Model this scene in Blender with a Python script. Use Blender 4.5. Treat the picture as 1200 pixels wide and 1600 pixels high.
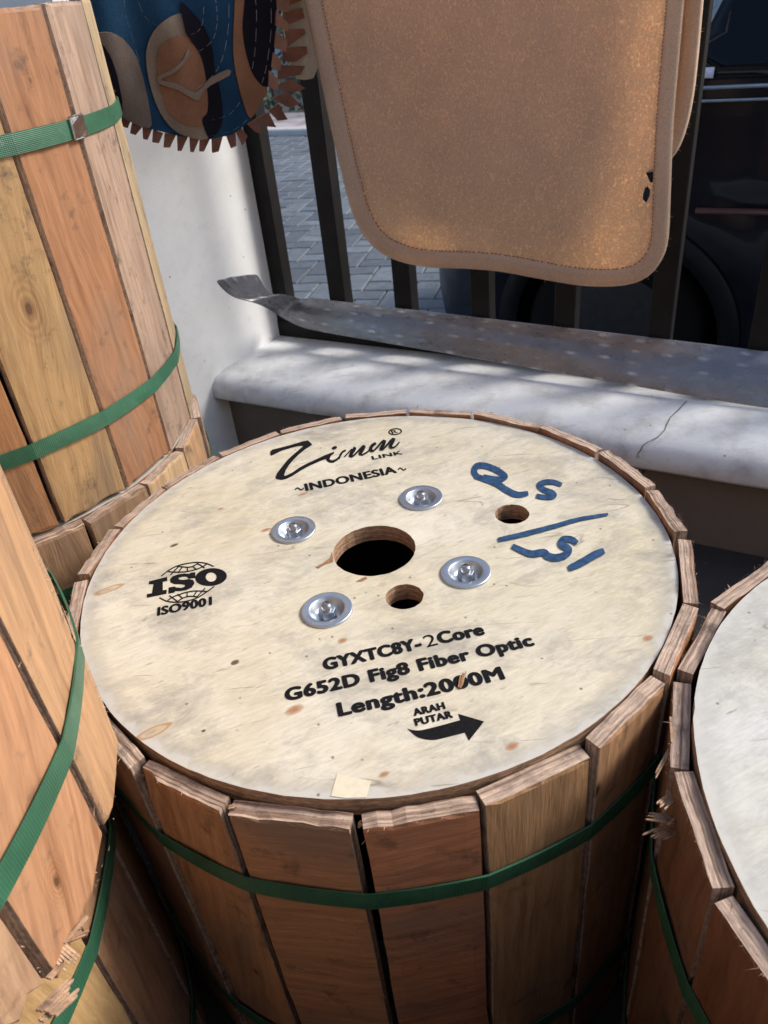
import bpy, bmesh, math, random
from mathutils import Vector, Matrix
from mathutils.geometry import delaunay_2d_cdt

# ------------------------------------------------------------------ scene, camera, light
for o in list(bpy.data.objects):
    bpy.data.objects.remove(o, do_unlink=True)
SC = bpy.context.scene
COL = SC.collection
R = math.radians
Z0 = 0.475                                   # height of the printed flange above the floor

F_PX, PITCH, ROLL, CAM_H = 1206.95, 0.59499, -0.11403, Z0 + 0.4526
cam_d = bpy.data.cameras.new('camera')
cam = bpy.data.objects.new('camera', cam_d)
COL.objects.link(cam)
FWD = Vector((0, math.cos(PITCH), -math.sin(PITCH)))
_r = Vector((1, 0, 0)); _u = _r.cross(FWD)
RGT = math.cos(ROLL) * _r + math.sin(ROLL) * _u
UPV = -math.sin(ROLL) * _r + math.cos(ROLL) * _u
EYE = Vector((0, 0, CAM_H))
M = Matrix((RGT, UPV, -FWD)).transposed().to_4x4()
M.translation = EYE
cam.matrix_world = M
cam_d.sensor_fit = 'HORIZONTAL'
cam_d.sensor_width = 36.0
cam_d.lens = F_PX / 1200.0 * 36.0
cam_d.clip_start = 0.02
cam_d.clip_end = 400
cam_d.dof.use_dof = True
cam_d.dof.focus_distance = 0.72
cam_d.dof.aperture_fstop = 22.0
SC.camera = cam

SUN_AZ, SUN_EL = R(13), R(37)                # azimuth from +X towards +Y
world = bpy.data.worlds.new('World'); SC.world = world; world.use_nodes = True
wn = world.node_tree.nodes; wl = world.node_tree.links
sky = wn.new('ShaderNodeTexSky'); sky.sky_type = 'NISHITA'; sky.sun_disc = False
sky.sun_elevation = SUN_EL; sky.sun_rotation = R(90) - SUN_AZ
sky.air_density = 1.0; sky.dust_density = 2.0; sky.ozone_density = 1.0
bg = wn['Background']; bg.inputs['Strength'].default_value = 0.15
wl.new(sky.outputs[0], bg.inputs[0])
sl = bpy.data.lights.new('sun', 'SUN'); sl.energy = 2.7; sl.angle = R(18.0); sl.color = (1.0, 0.935, 0.85)
sun = bpy.data.objects.new('sun', sl); COL.objects.link(sun)
sdir = Vector((math.cos(SUN_EL) * math.cos(SUN_AZ), math.cos(SUN_EL) * math.sin(SUN_AZ), math.sin(SUN_EL)))
sun.rotation_euler = sdir.to_track_quat('Z', 'Y').to_euler()
sun.location = (4, 0, 4)
vs = SC.view_settings
SC.display_settings.display_device = 'sRGB'
vs.view_transform = 'Standard'; vs.look = 'None'; vs.gamma = 1.0; vs.exposure = 0.50
vs.use_curve_mapping = False

# ------------------------------------------------------------------ measured frame of the place
WA = R(148.6)                                # direction of the low wall and the gate
T = Vector((math.cos(WA), math.sin(WA), 0)); N = Vector((math.sin(WA), -math.cos(WA), 0))
MC = Vector((-0.0137, 0.6053, 0))            # centre of the printed drum

def ray(x, y):
    return (x - 600) / F_PX * RGT - (y - 800) / F_PX * UPV + FWD
def on_z(x, y, z):                           # photo point on a level plane
    d = ray(x, y); return EYE + d * ((z - EYE.z) / d.z)
def on_n(x, y, n):                           # photo point on a plane parallel to the gate
    d = ray(x, y); return EYE + d * (n / d.dot(N))
def on_d(x, y, k):
    return EYE + ray(x, y) * k
def tnz(t, n, z):
    return T * t + N * n + Vector((0, 0, z))
def project(p):
    v = p - EYE; w = v.dot(FWD)
    return 600 + F_PX * v.dot(RGT) / w, 800 - F_PX * v.dot(UPV) / w

# ------------------------------------------------------------------ helpers
def tag(o, label=None, cat=None, group=None, kind=None):
    if label: o['label'] = label
    if cat: o['category'] = cat
    if group: o['group'] = group
    if kind: o['kind'] = kind
    return o
def empty(name, loc, rz=0):
    o = bpy.data.objects.new(name, None); COL.objects.link(o)
    o.location = loc; o.rotation_euler = (0, 0, rz); o.empty_display_size = 0.05
    return o
def add(name, me, mats, parent=None, loc=None, rot=None):
    o = bpy.data.objects.new(name, me); COL.objects.link(o)
    if not isinstance(mats, (list, tuple)): mats = [mats]
    if not me.materials:
        for m in mats: me.materials.append(m)
    if parent: o.parent = parent
    if loc is not None: o.location = loc
    if rot is not None: o.rotation_euler = rot
    return o
def pyd(name, vs_, fs, smooth=False):
    me = bpy.data.meshes.new(name); me.from_pydata([tuple(v) for v in vs_], [], fs); me.update()
    if smooth:
        for p in me.polygons: p.use_smooth = True
    return me
def from_bm(name, bm, smooth=False):
    me = bpy.data.meshes.new(name); bmesh.ops.recalc_face_normals(bm, faces=bm.faces)
    bm.to_mesh(me); bm.free()
    if smooth:
        for p in me.polygons: p.use_smooth = True
    return me
def wmesh(name, pts, fs, mats, parent, smooth=False):
    """mesh given in world points, stored relative to its (unrotated) parent"""
    off = parent.matrix_basis.translation if parent else Vector((0, 0, 0))
    pr = parent
    while pr and pr.parent:
        pr = pr.parent; off = off + pr.matrix_basis.translation
    return add(name, pyd(name, [Vector(p) - off for p in pts], fs, smooth), mats, parent)
def box_pts(a, b, c, o):                      # a,b,c edge vectors
    P = [o, o + a, o + a + b, o + b]; P += [p + c for p in P]
    return P, [(3, 2, 1, 0), (4, 5, 6, 7), (0, 1, 5, 4), (1, 2, 6, 5), (2, 3, 7, 6), (3, 0, 4, 7)]
def bevel_box(sx, sy, sz, bev, seg=1):
    bm = bmesh.new(); bmesh.ops.create_cube(bm, size=1)
    bmesh.ops.scale(bm, vec=(sx, sy, sz), verts=bm.verts)
    bmesh.ops.bevel(bm, geom=list(bm.edges), offset=bev, segments=seg, affect='EDGES')
    return bm

# ------------------------------------------------------------------ materials
class NT:
    def __init__(s, name, rough=0.7, spec=0.3):
        s.m = bpy.data.materials.new(name); s.m.use_nodes = True
        s.t = s.m.node_tree; s.n = s.t.nodes; s.b = s.n['Principled BSDF']
        s.b.inputs['Roughness'].default_value = rough
        s.b.inputs['Specular IOR Level'].default_value = spec
    def link(s, a, b): s.t.links.new(a, b)
    def node(s, k, **kw):
        x = s.n.new(k)
        for a, v in kw.items(): setattr(x, a, v)
        return x
    def coord(s, which='Object'): return s.node('ShaderNodeTexCoord').outputs[which]
    def attr(s, name):
        x = s.node('ShaderNodeAttribute', attribute_type='OBJECT', attribute_name=name); return x
    def vmath(s, op, a, b=None):
        x = s.node('ShaderNodeVectorMath', operation=op)
        for i, v in enumerate((a, b)):
            if v is None: continue
            if hasattr(v, 'links'): s.link(v, x.inputs[i])
            else: x.inputs[i].default_value = v
        return x.outputs['Value'] if op in ('LENGTH', 'DOT_PRODUCT', 'DISTANCE') else x.outputs[0]
    def math(s, op, a, b=None, clamp=False):
        x = s.node('ShaderNodeMath', operation=op, use_clamp=clamp)
        for i, v in enumerate((a, b)):
            if v is None: continue
            if hasattr(v, 'links'): s.link(v, x.inputs[i])
            else: x.inputs[i].default_value = v
        return x.outputs[0]
    def map(s, v, loc=(0, 0, 0), rot=(0, 0, 0), scale=(1, 1, 1)):
        x = s.node('ShaderNodeMapping'); s.link(v, x.inputs[0])
        x.inputs['Location'].default_value = loc; x.inputs['Rotation'].default_value = rot; x.inputs['Scale'].default_value = scale
        return x.outputs[0]
    def noise(s, v, scale, detail=4, rough=0.55, dist=0.0):
        x = s.node('ShaderNodeTexNoise'); s.link(v, x.inputs['Vector'])
        x.inputs['Scale'].default_value = scale; x.inputs['Detail'].default_value = detail
        x.inputs['Roughness'].default_value = rough; x.inputs['Distortion'].default_value = dist
        return x.outputs[0]
    def ramp(s, f, *stops, interp='LINEAR'):
        x = s.node('ShaderNodeValToRGB'); s.link(f, x.inputs[0]); cr = x.color_ramp; cr.interpolation = interp
        while len(cr.elements) < len(stops): cr.elements.new(0.5)
        for e, (p, c) in zip(cr.elements, stops):
            e.position = p; e.color = (c, c, c, 1) if isinstance(c, (int, float)) else (*c, 1)
        return x.outputs[0]
    def mix(s, f, a, b, mode='MIX'):
        x = s.node('ShaderNodeMix', data_type='RGBA', blend_type=mode)
        for i, v in ((0, f), (6, a), (7, b)):
            if hasattr(v, 'links'): s.link(v, x.inputs[i])
            elif isinstance(v, (int, float)) and i: x.inputs[i].default_value = (v, v, v, 1)
            elif i: x.inputs[i].default_value = (*v, 1)
            else: x.inputs[i].default_value = v
        return x.outputs[2]
    def color(s, c):
        if hasattr(c, 'links'): s.link(c, s.b.inputs['Base Color'])
        else: s.b.inputs['Base Color'].default_value = (*c, 1)
    def bump(s, h, strength=0.3, dist=0.002):
        x = s.node('ShaderNodeBump'); x.inputs['Strength'].default_value = strength; x.inputs['Distance'].default_value = dist
        s.link(h, x.inputs['Height']); s.link(x.outputs[0], s.b.inputs['Normal'])
    def rough(s, v):
        if hasattr(v, 'links'): s.link(v, s.b.inputs['Roughness'])
        else: s.b.inputs['Roughness'].default_value = v

def m_plain(name, c, rough=0.6, metal=0.0, spec=0.4, var=0.12, vs_=40, bump=0.1):
    k = NT(name, rough, spec); k.b.inputs['Metallic'].default_value = metal
    n = k.noise(k.coord(), vs_, 5)
    lo = tuple(max(0, x * (1 - var)) for x in c); hi = tuple(min(1, x * (1 + var)) for x in c)
    k.color(k.ramp(n, (0.3, lo), (0.7, hi)))
    if bump: k.bump(n, bump, 0.001)
    return k.m

def m_stave():
    k = NT('stave_veneer', 0.62, 0.35)
    co = k.coord(); tint = k.attr('tint').outputs['Color']; seed = k.attr('seed').outputs['Vector']
    tilt = k.attr('grain').outputs['Fac']
    v = k.vmath('ADD', co, seed)
    # grain axis: mostly along the board, tilted or turned across by the object's own value
    vr = k.node('ShaderNodeVectorRotate', rotation_type='AXIS_ANGLE'); k.link(v, vr.inputs['Vector'])
    vr.inputs['Axis'].default_value = (0, 1, 0); k.link(tilt, vr.inputs['Angle']); v = vr.outputs[0]
    warp = k.noise(k.map(v, scale=(1, 1, 0.5)), 9, 3)
    vw = k.vmath('ADD', v, k.vmath('SCALE', k.vmath('SUBTRACT', k.node('ShaderNodeTexNoise').outputs[1], (0.5, 0.5, 0.5))))
    wn_ = vw.node.inputs[1].links[0].from_node; wn_.inputs['Scale'].default_value = 0.03
    nz = wn_.inputs[0].links[0].from_node.inputs[0].links[0].from_node
    k.link(k.map(v, scale=(1, 1, 0.4)), nz.inputs['Vector']); nz.inputs['Scale'].default_value = 14
    fine = k.noise(k.map(vw, scale=(1, 1, 0.06)), 420, 5, 0.6)
    mid = k.noise(k.map(vw, scale=(1, 1, 0.10)), 75, 5, 0.6, 0.4)
    big = k.noise(k.map(v, scale=(1, 1, 0.5)), 11, 4)
    wv = k.node('ShaderNodeTexWave', wave_type='BANDS', bands_direction='X'); k.link(k.map(vw, scale=(1, 1, 0.12)), wv.inputs['Vector'])
    wv.inputs['Scale'].default_value = 26; wv.inputs['Distortion'].default_value = 9; wv.inputs['Detail'].default_value = 3; wv.inputs['Detail Scale'].default_value = 0.7
    c = k.mix(1.0, tint, k.ramp(fine, (0.25, 0.80), (0.75, 1.14)), 'MULTIPLY')
    c = k.mix(1.0, c, k.ramp(mid, (0.28, (0.66, 0.60, 0.56)), (0.5, (1, 1, 1)), (0.8, (1.16, 1.12, 1.05))), 'MULTIPLY')
    c = k.mix(0.30, c, k.mix(1.0, c, k.ramp(wv.outputs[0], (0.2, (0.78, 0.70, 0.62)), (0.7, (1.06, 1.04, 1.0))), 'MULTIPLY'))
    # weathered grey patches
    g = k.ramp(big, (0.48, 0.0), (0.72, 0.62))
    c = k.mix(g, c, (0.20, 0.155, 0.12))
    # small dark nicks stretched along the grain
    vo = k.node('ShaderNodeTexVoronoi'); k.link(k.map(vw, scale=(1, 1, 0.45)), vo.inputs['Vector']); vo.inputs['Scale'].default_value = 26
    nick = k.ramp(vo.outputs['Distance'], (0.05, 1.0), (0.13, 0.0))
    sel = k.math('GREATER_THAN', k.node('ShaderNodeSeparateColor').outputs[0], 0.80)
    k.link(vo.outputs['Color'], sel.node.inputs[0].links[0].from_node.inputs[0])
    c = k.mix(k.math('MULTIPLY', nick, sel), c, (0.05, 0.025, 0.015))
    kn = k.attr('knot').outputs['Vector']; sx = k.node('ShaderNodeSeparateXYZ'); k.link(kn, sx.inputs[0]); cx = k.node('ShaderNodeSeparateXYZ'); k.link(co, cx.inputs[0])
    dx = k.math('SUBTRACT', cx.outputs[0], sx.outputs[0]); dzz = k.math('MULTIPLY', k.math('SUBTRACT', cx.outputs[2], sx.outputs[1]), 0.55)
    dd = k.math('SQRT', k.math('ADD', k.math('MULTIPLY', dx, dx), k.math('MULTIPLY', dzz, dzz)))
    dd = k.math('DIVIDE', k.math('ADD', dd, k.math('MULTIPLY', k.math('SUBTRACT', mid, 0.5), 0.006)), k.math('MAXIMUM', sx.outputs[2], 0.0005))
    ringm = k.math('MULTIPLY', k.math('ADD', k.math('MULTIPLY', k.math('SINE', k.math('MULTIPLY', dd, 13.0)), 0.5), 0.5), k.ramp(k.math('DIVIDE', dd, 3.0), (0.15, 0.55), (0.9, 0.0)))
    c = k.mix(ringm, c, k.mix(1.0, c, (0.55, 0.42, 0.32), 'MULTIPLY'))
    c = k.mix(k.ramp(dd, (0.25, 0.9), (0.62, 0.0)), c, (0.10, 0.05, 0.025))
    # rubbed black dirt near the stave ends (z runs 0..0.475 on every board)
    dirt = k.ramp(k.noise(k.map(v, loc=(3, 1, 2)), 30, 6, 0.7), (0.56, 0.0), (0.72, 0.75))
    c = k.mix(dirt, c, (0.055, 0.045, 0.04))
    k.color(c)
    h = k.math('ADD', fine, k.math('MULTIPLY', mid, 1.2))
    k.bump(h, 0.55, 0.0009)
    k.rough(k.ramp(mid, (0.3, 0.48), (0.7, 0.75)))
    return k.m

def m_ply(name='ply_edge', axis='Y', per=270.0, light=(0.58, 0.435, 0.34), dark=(0.27, 0.175, 0.125)):
    k = NT(name, 0.8, 0.2)
    co = k.coord(); seed = k.attr('seed').outputs['Vector']; v = k.vmath('ADD', co, seed)
    sp = k.node('ShaderNodeSeparateXYZ'); k.link(co, sp.inputs[0])
    wob = k.noise(v, 28, 3)
    a = k.math('ADD', sp.outputs[axis], k.math('MULTIPLY', k.math('SUBTRACT', wob, 0.5), 0.0030))
    cmb = k.node('ShaderNodeCombineXYZ'); k.link(k.math('MULTIPLY', a, 1.0), cmb.inputs[0]); sv = k.node('ShaderNodeSeparateXYZ'); k.link(seed, sv.inputs[0]); k.link(sv.outputs[0], cmb.inputs[1])
    lam = k.noise(cmb.outputs[0], per * 1.7, 1.0, 0.4)
    s = k.math('MULTIPLY', k.math('SUBTRACT', lam, 0.5), 4.0)
    fib = k.noise(k.map(v, scale=(0.10, 1, 0.4) if axis == 'Y' else (0.3, 0.3, 1)), 520, 5, 0.7)
    c = k.ramp(k.math('ADD', k.math('MULTIPLY', s, 0.5), 0.5), (0.10, dark), (0.30, tuple(0.70 * x for x in light)), (0.5, tuple(0.86 * x for x in light)), (0.75, light))
    c = k.mix(1.0, c, k.ramp(fib, (0.28, 0.45), (0.72, 1.35)), 'MULTIPLY')
    grime = k.ramp(k.noise(v, 36, 5, 0.65), (0.52, 0.0), (0.72, 0.8))
    c = k.mix(grime, c, (0.085, 0.06, 0.05))
    k.color(c); k.bump(k.math('ADD', fib, k.math('MULTIPLY', s, 0.25)), 0.7, 0.0012)
    return k.m

KN = [  # x, y, long, short, tail-dark : knots of the printed flange, photo points
    (367, 1035, .0040, .0030, 1), (460, 1109, .0085, .0050, 0), (240, 1143, .0150, .0052, 2), (170, 921, .0150, .0046, 2),
    (600, 1210, .0045, .0026, 0), (800, 1166, .0060, .0034, 0), (1012, 997, .0055, .0036, 0), (535, 1001, .0050, .0034, 0),
    (415, 828, .0062, .0034, 0), (597, 913, .0060, .0042, 3), (272, 852, .0050, .0024, 1), (345, 795, .0040, .0020, 0),
    (473, 772, .0075, .0026, 0), (318, 1142, .0018, .0014, 1), (601, 803, .0040, .0026, 3), (641, 693, .0060, .0020, 3)]
GRAIN = R(22)
def m_flange(name, base, dirtc, seed, knots=True, dirt_amt=1.0):
    k = NT(name, 0.55, 0.35)
    co = k.coord(); v = k.map(co, loc=(seed, seed * 0.7, 0))
    vg = k.map(co, loc=(0, 0, 0), rot=(0, 0, -GRAIN)); vg = k.map(vg, loc=(seed, seed, 0))
    fine = k.noise(k.map(vg, scale=(0.16, 1, 1)), 420, 6, 0.68)
    mid = k.noise(k.map(vg, scale=(0.40, 1, 1)), 85, 7, 0.68, 0.5)
    soft = k.noise(v, 6, 5, 0.6)
    smear = k.noise(k.map(vg, scale=(0.55, 1, 1)), 22, 9, 0.74, 0.4)
    b2 = tuple(x * y for x, y in zip(base, (0.90, 0.86, 0.76)))
    c = k.mix(k.ramp(soft, (0.36, 0.0), (0.66, 1.0)), base, b2)
    c = k.mix(1.0, c, k.ramp(fine, (0.30, 0.84), (0.64, 1.04)), 'MULTIPLY')
    c = k.mix(1.0, c, k.ramp(mid, (0.34, (0.90, 0.885, 0.86)), (0.50, (1, 1, 1)), (0.75, (1.05, 1.05, 1.05))), 'MULTIPLY')
    # grey handling smears
    c = k.mix(k.ramp(smear, (0.505, 0.0), (0.66, 0.60 * dirt_amt)), c, dirtc)
    sm2 = k.noise(k.map(v, loc=(5, 2, 0), rot=(0, 0, 0.9), scale=(0.6, 1, 1)), 10, 9, 0.76, 0.2)
    c = k.mix(k.ramp(sm2, (0.515, 0.0), (0.655, 0.64 * dirt_amt)), c, tuple(0.85 * x for x in dirtc))
    # pale rubbed patches
    c = k.mix(k.ramp(k.noise(k.map(v, loc=(9, 4, 0)), 13, 7, 0.7), (0.56, 0.0), (0.70, 0.55)), c, tuple(min(1, x * 1.10 + .03) for x in base))
    # short dark dashes along the grain
    da = k.noise(k.map(vg, loc=(2, 7, 0), scale=(0.22, 1, 1)), 190, 3, 0.6)
    c = k.mix(k.ramp(da, (0.66, 0.0), (0.72, 0.55)), c, (0.20, 0.155, 0.11))
    # scuffed grey rim
    ln = k.vmath('LENGTH', co)
    rim = k.math('ADD', ln, k.math('MULTIPLY', k.math('SUBTRACT', k.noise(v, 60, 5), 0.5), 0.03))
    c = k.mix(k.ramp(rim, (0.258, 0.0), (0.274, 0.45)), c, tuple(1.0 * x for x in dirtc))
    c = k.mix(k.ramp(rim, (0.2715, 0.0), (0.277, 0.75)), c, (0.56, 0.55, 0.51))
    # hair-line scratches
    sc = k.noise(k.map(v, rot=(0, 0, 1.15), scale=(0.16, 1, 1)), 26, 2, 0.4)
    scr = k.math('MULTIPLY', k.ramp(k.math('ABSOLUTE', k.math('SUBTRACT', sc, 0.47)), (0.0, 1.0), (0.006, 0.0)), k.ramp(k.noise(v, 21, 2), (0.52, 0.0), (0.60, 0.65)))
    c = k.mix(scr, c, (0.16, 0.12, 0.09))
    # pepper specks
    vo = k.node('ShaderNodeTexVoronoi'); k.link(v, vo.inputs['Vector']); vo.inputs['Scale'].default_value = 95
    sp = k.node('ShaderNodeSeparateColor'); k.link(vo.outputs['Color'], sp.inputs[0])
    c = k.mix(k.math('MULTIPLY', k.ramp(vo.outputs['Distance'], (0.06, 0.8), (0.16, 0.0)), k.math('GREATER_THAN', sp.outputs[0], 0.90)), c, (0.10, 0.06, 0.04))
    if knots:
        for (px, py, a, b_, kind) in KN:
            p = on_z(px, py, Z0) - MC
            d = k.vmath('SUBTRACT', co, (p.x, p.y, 0.0))
            d = k.map(d, rot=(0, 0, -GRAIN - 0.05)); d = k.map(d, scale=(1 / a, 1 / b_, 0.0))
            d = k.math('ADD', k.vmath('LENGTH', d), k.math('MULTIPLY', k.math('SUBTRACT', fine, 0.5), 0.5))
            if kind == 2:
                f = k.ramp(d, (0.0, 0.85), (0.18, 0.45), (0.55, 0.25), (0.80, 0.9), (1.0, 0.5), (1.25, 0.0)); kc = (0.40, 0.22, 0.08)
            elif kind == 1:
                f = k.ramp(d, (0.0, 0.95), (0.7, 0.85), (1.0, 0.4), (1.3, 0.0)); kc = (0.085, 0.03, 0.02)
            elif kind == 3:
                f = k.ramp(d, (0.0, 0.45), (0.6, 0.3), (1.2, 0.0)); kc = (0.40, 0.25, 0.14)
            else:
                f = k.ramp(d, (0.0, 0.95), (0.45, 0.8), (0.85, 0.4), (1.3, 0.0)); kc = (0.36, 0.155, 0.06)
            # ramp positions run 0..1, so squeeze the distance
            rn = f.node; src = rn.inputs[0].links[0].from_socket
            for e in rn.color_ramp.elements: e.position = e.position / 1.35
            k.link(k.math('DIVIDE', src, 1.35), rn.inputs[0])
            c = k.mix(f, c, kc)
    k.color(c)
    k.bump(k.math('ADD', fine, k.math('MULTIPLY', mid, 0.8)), 0.12, 0.0005)
    k.rough(k.ramp(smear, (0.3, 0.42), (0.7, 0.66)))
    return k.m

def m_strap():
    k = NT('green_strap', 0.38, 0.5)
    co = k.coord(); sp = k.node('ShaderNodeSeparateXYZ'); k.link(co, sp.inputs[0])
    ang = k.math('ARCTAN2', sp.outputs['Y'], sp.outputs['X'])
    u = k.math('MULTIPLY', ang, 0.297 * 2 * math.pi / 0.0042); w = k.math('MULTIPLY', sp.outputs['Z'], 2 * math.pi / 0.0030)
    e = k.math('MULTIPLY', k.math('SINE', k.math('ADD', u, w)), k.math('SINE', k.math('SUBTRACT', u, w)))
    n = k.noise(co, 26, 4)
    c = k.ramp(n, (0.3, (0.024, 0.098, 0.054)), (0.7, (0.046, 0.160, 0.092)))
    c = k.mix(k.ramp(k.noise(co, 90, 5, 0.7), (0.60, 0.0), (0.78, 0.35)), c, (0.25, 0.34, 0.27))
    k.color(c); k.bump(e, 0.35, 0.0006)
    return k.m

def m_plaster(name, c, stain=(0.42, 0.41, 0.39), amt=0.45, coord_scale=1.0):
    k = NT(name, 0.75, 0.25); v = k.map(k.coord(), scale=(coord_scale,) * 3)
    a = k.noise(v, 14, 7, 0.65); b = k.noise(k.map(v, rot=(0, 0, R(31)), scale=(0.35, 1, 1)), 34, 6, 0.7, 0.5); f = k.noise(v, 240, 4)
    col = k.mix(k.ramp(a, (0.46, 0.0), (0.72, amt)), c, stain)
    col = k.mix(k.ramp(b, (0.56, 0.0), (0.76, amt * 0.8)), col, tuple(0.75 * x for x in stain))
    vo = k.node('ShaderNodeTexVoronoi'); k.link(v, vo.inputs['Vector']); vo.inputs['Scale'].default_value = 45
    sp = k.node('ShaderNodeSeparateColor'); k.link(vo.outputs['Color'], sp.inputs[0])
    col = k.mix(k.math('MULTIPLY', k.ramp(vo.outputs['Distance'], (0.05, 0.7), (0.14, 0.0)), k.math('GREATER_THAN', sp.outputs[0], 0.9)), col, (0.16, 0.14, 0.12))
    k.color(col); k.bump(k.math('ADD', k.math('MULTIPLY', a, 2.0), f), 0.25, 0.0015)
    return k.m

def m_fabric(name, c, trans=0.0, weave=900, var=0.18, fleece=0.0):
    k = NT(name, 0.95, 0.1); co = k.coord(); v = k.map(co, rot=(0, 0, -WA))
    wx = k.node('ShaderNodeTexWave', wave_type='BANDS', bands_direction='X'); k.link(v, wx.inputs[0]); wx.inputs['Scale'].default_value = weave / 6.3
    wz = k.node('ShaderNodeTexWave', wave_type='BANDS', bands_direction='Z'); k.link(v, wz.inputs[0]); wz.inputs['Scale'].default_value = weave / 6.3
    for w in (wx, wz): w.inputs['Distortion'].default_value = 1.2; w.inputs['Detail'].default_value = 2
    n = k.noise(v, 13, 5, 0.6); f = k.noise(v, 420, 4, 0.7)
    lo = tuple(x * (1 - var) for x in c); hi = tuple(min(1, x * (1 + var)) for x in c)
    col = k.ramp(n, (0.3, lo), (0.7, hi))
    col = k.mix(1.0, col, k.ramp(f, (0.3, 0.80), (0.7, 1.14)), 'MULTIPLY')
    k.color(col)
    h = k.math('ADD', k.math('MULTIPLY', k.math('ADD', wx.outputs[0], wz.outputs[0]), 0.05), f)
    if fleece:
        fl = k.noise(k.map(v, scale=(1, 1, 0.6)), 140, 4, 0.6, 1.4)
        h = k.math('ADD', h, k.math('MULTIPLY', fl, 1.2))
    k.bump(h, 0.5, 0.0016)
    if trans:
        tr = k.node('ShaderNodeBsdfTranslucent'); mx = k.node('ShaderNodeMixShader'); mx.inputs[0].default_value = trans
        tc = k.mix(1.0, col, (1.12, 1.04, 0.88), 'MULTIPLY')
        if fleece:
            pile_glint = k.ramp(k.noise(k.map(v, scale=(1, 1, 0.7)), 150, 3, 0.6, 2.2), (0.40, 1.05), (0.57, 1.25), (0.68, 2.8))  # fleece glints painted in by brightening the translucent colour
            tc = k.mix(1.0, tc, pile_glint, 'MULTIPLY')
        k.link(tc, tr.inputs['Color'])
        out = k.n['Material Output']; k.link(k.b.outputs[0], mx.inputs[1]); k.link(tr.outputs[0], mx.inputs[2]); k.link(mx.outputs[0], out.inputs[0])
    return k.m

MT = dict(
    stave=m_stave(), ply=m_ply(), rim=m_ply('flange_edge', 'Z', 230.0, (0.47, 0.30, 0.19), (0.22, 0.12, 0.075)),
    flange=m_flange('printed_flange', (0.685, 0.642, 0.53), (0.29, 0.275, 0.25), 0.0),
    flange_w=m_flange('weathered_flange', (0.62, 0.63, 0.61), (0.36, 0.36, 0.35), 3.3, False, 1.2),
    strap=m_strap(), ink=m_plain('black_ink', (0.010, 0.010, 0.012), 0.75, spec=0.08, var=0.35, vs_=300, bump=0.0),
    marker=m_plain('blue_marker', (0.026, 0.068, 0.150), 0.6, spec=0.15, var=0.45, vs_=160, bump=0.0),
    zinc=m_plain('zinc_plate', (0.50, 0.54, 0.59), 0.40, 1.0, var=0.06, vs_=90, bump=0.08),
    tin=m_plain('crimped_tin', (0.60, 0.61, 0.62), 0.22, 1.0, var=0.15, vs_=160, bump=0.35),
    dark=m_plain('dark_core', (0.035, 0.028, 0.024), 0.9),
    splinter=m_ply('splinter_wood', 'Z', 60.0, (0.58, 0.38, 0.25), (0.40, 0.23, 0.14)),
    white=m_plaster('white_plaster', (0.83, 0.85, 0.86), (0.66, 0.67, 0.68), 0.35),
    ledge=m_plaster('worn_ledge_plaster', (0.77, 0.79, 0.80), (0.40, 0.39, 0.365), 0.7),
    wall=m_plaster('grey_wall_plaster', (0.20, 0.175, 0.15), (0.15, 0.13, 0.11), 0.5),
    floor=m_plaster('dark_floor', (0.055, 0.052, 0.05), (0.035, 0.033, 0.031), 0.6),
    steel=m_plain('black_painted_steel', (0.011, 0.010, 0.010), 0.62, spec=0.22, var=0.25, vs_=25, bump=0.05),
    carpet=m_fabric('tan_carpet', (0.82, 0.64, 0.47), 0.44, 900, 0.06, 1.0),
    bind=m_fabric('tan_binding', (0.74, 0.56, 0.42), 0.3, 700, 0.06),
    blue=m_fabric('blue_cloth', (0.020, 0.066, 0.135), 0.10, 800),
    black=m_fabric('black_cloth', (0.014, 0.013, 0.020), 0.03, 800),
    tan=m_fabric('tan_cloth', (0.31, 0.245, 0.185), 0.12, 800), orange=m_fabric('orange_cloth', (0.33, 0.165, 0.095), 0.12, 800),
    taupe=m_fabric('taupe_cloth', (0.21, 0.17, 0.145), 0.12, 800), fringe=m_fabric('brown_fringe_cloth', (0.25, 0.125, 0.09), 0.12, 800, 0.35),
    thread=m_plain('pale_thread', (0.36, 0.38, 0.42), 0.8),
)

# ------------------------------------------------------------------ the setting
YD = -0.25
def grid(name, x0, x1, y0, y1, z, mat):
    o = add(name, pyd(name, [(x0, y0, z), (x1, y0, z), (x1, y1, z), (x0, y1, z)], [(0, 1, 2, 3)]), mat)
    tag(o, kind='structure'); return o
floor = add('floor', pyd('floor', [tnz(t, n, z) for z in (0.0, YD - .05) for t, n in ((-6, -5), (6, -5), (6, 1.63), (-6, 1.63))], [(0, 1, 2, 3), (0, 4, 5, 1), (1, 5, 6, 2), (2, 6, 7, 3), (3, 7, 4, 0)]), MT['floor']); tag(floor, kind='structure')
m_soil = m_plain('joint_sand', (0.06, 0.062, 0.065), 0.95, vs_=60)
gpts = [tnz(t, n, YD + 0.004) for t, n in ((-60, 1.62), (60, 1.62), (60, 120), (-60, 120))]
ground = add('paving', pyd('paving', gpts, [(0, 3, 2, 1)]), m_soil); tag(ground, kind='structure')

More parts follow.
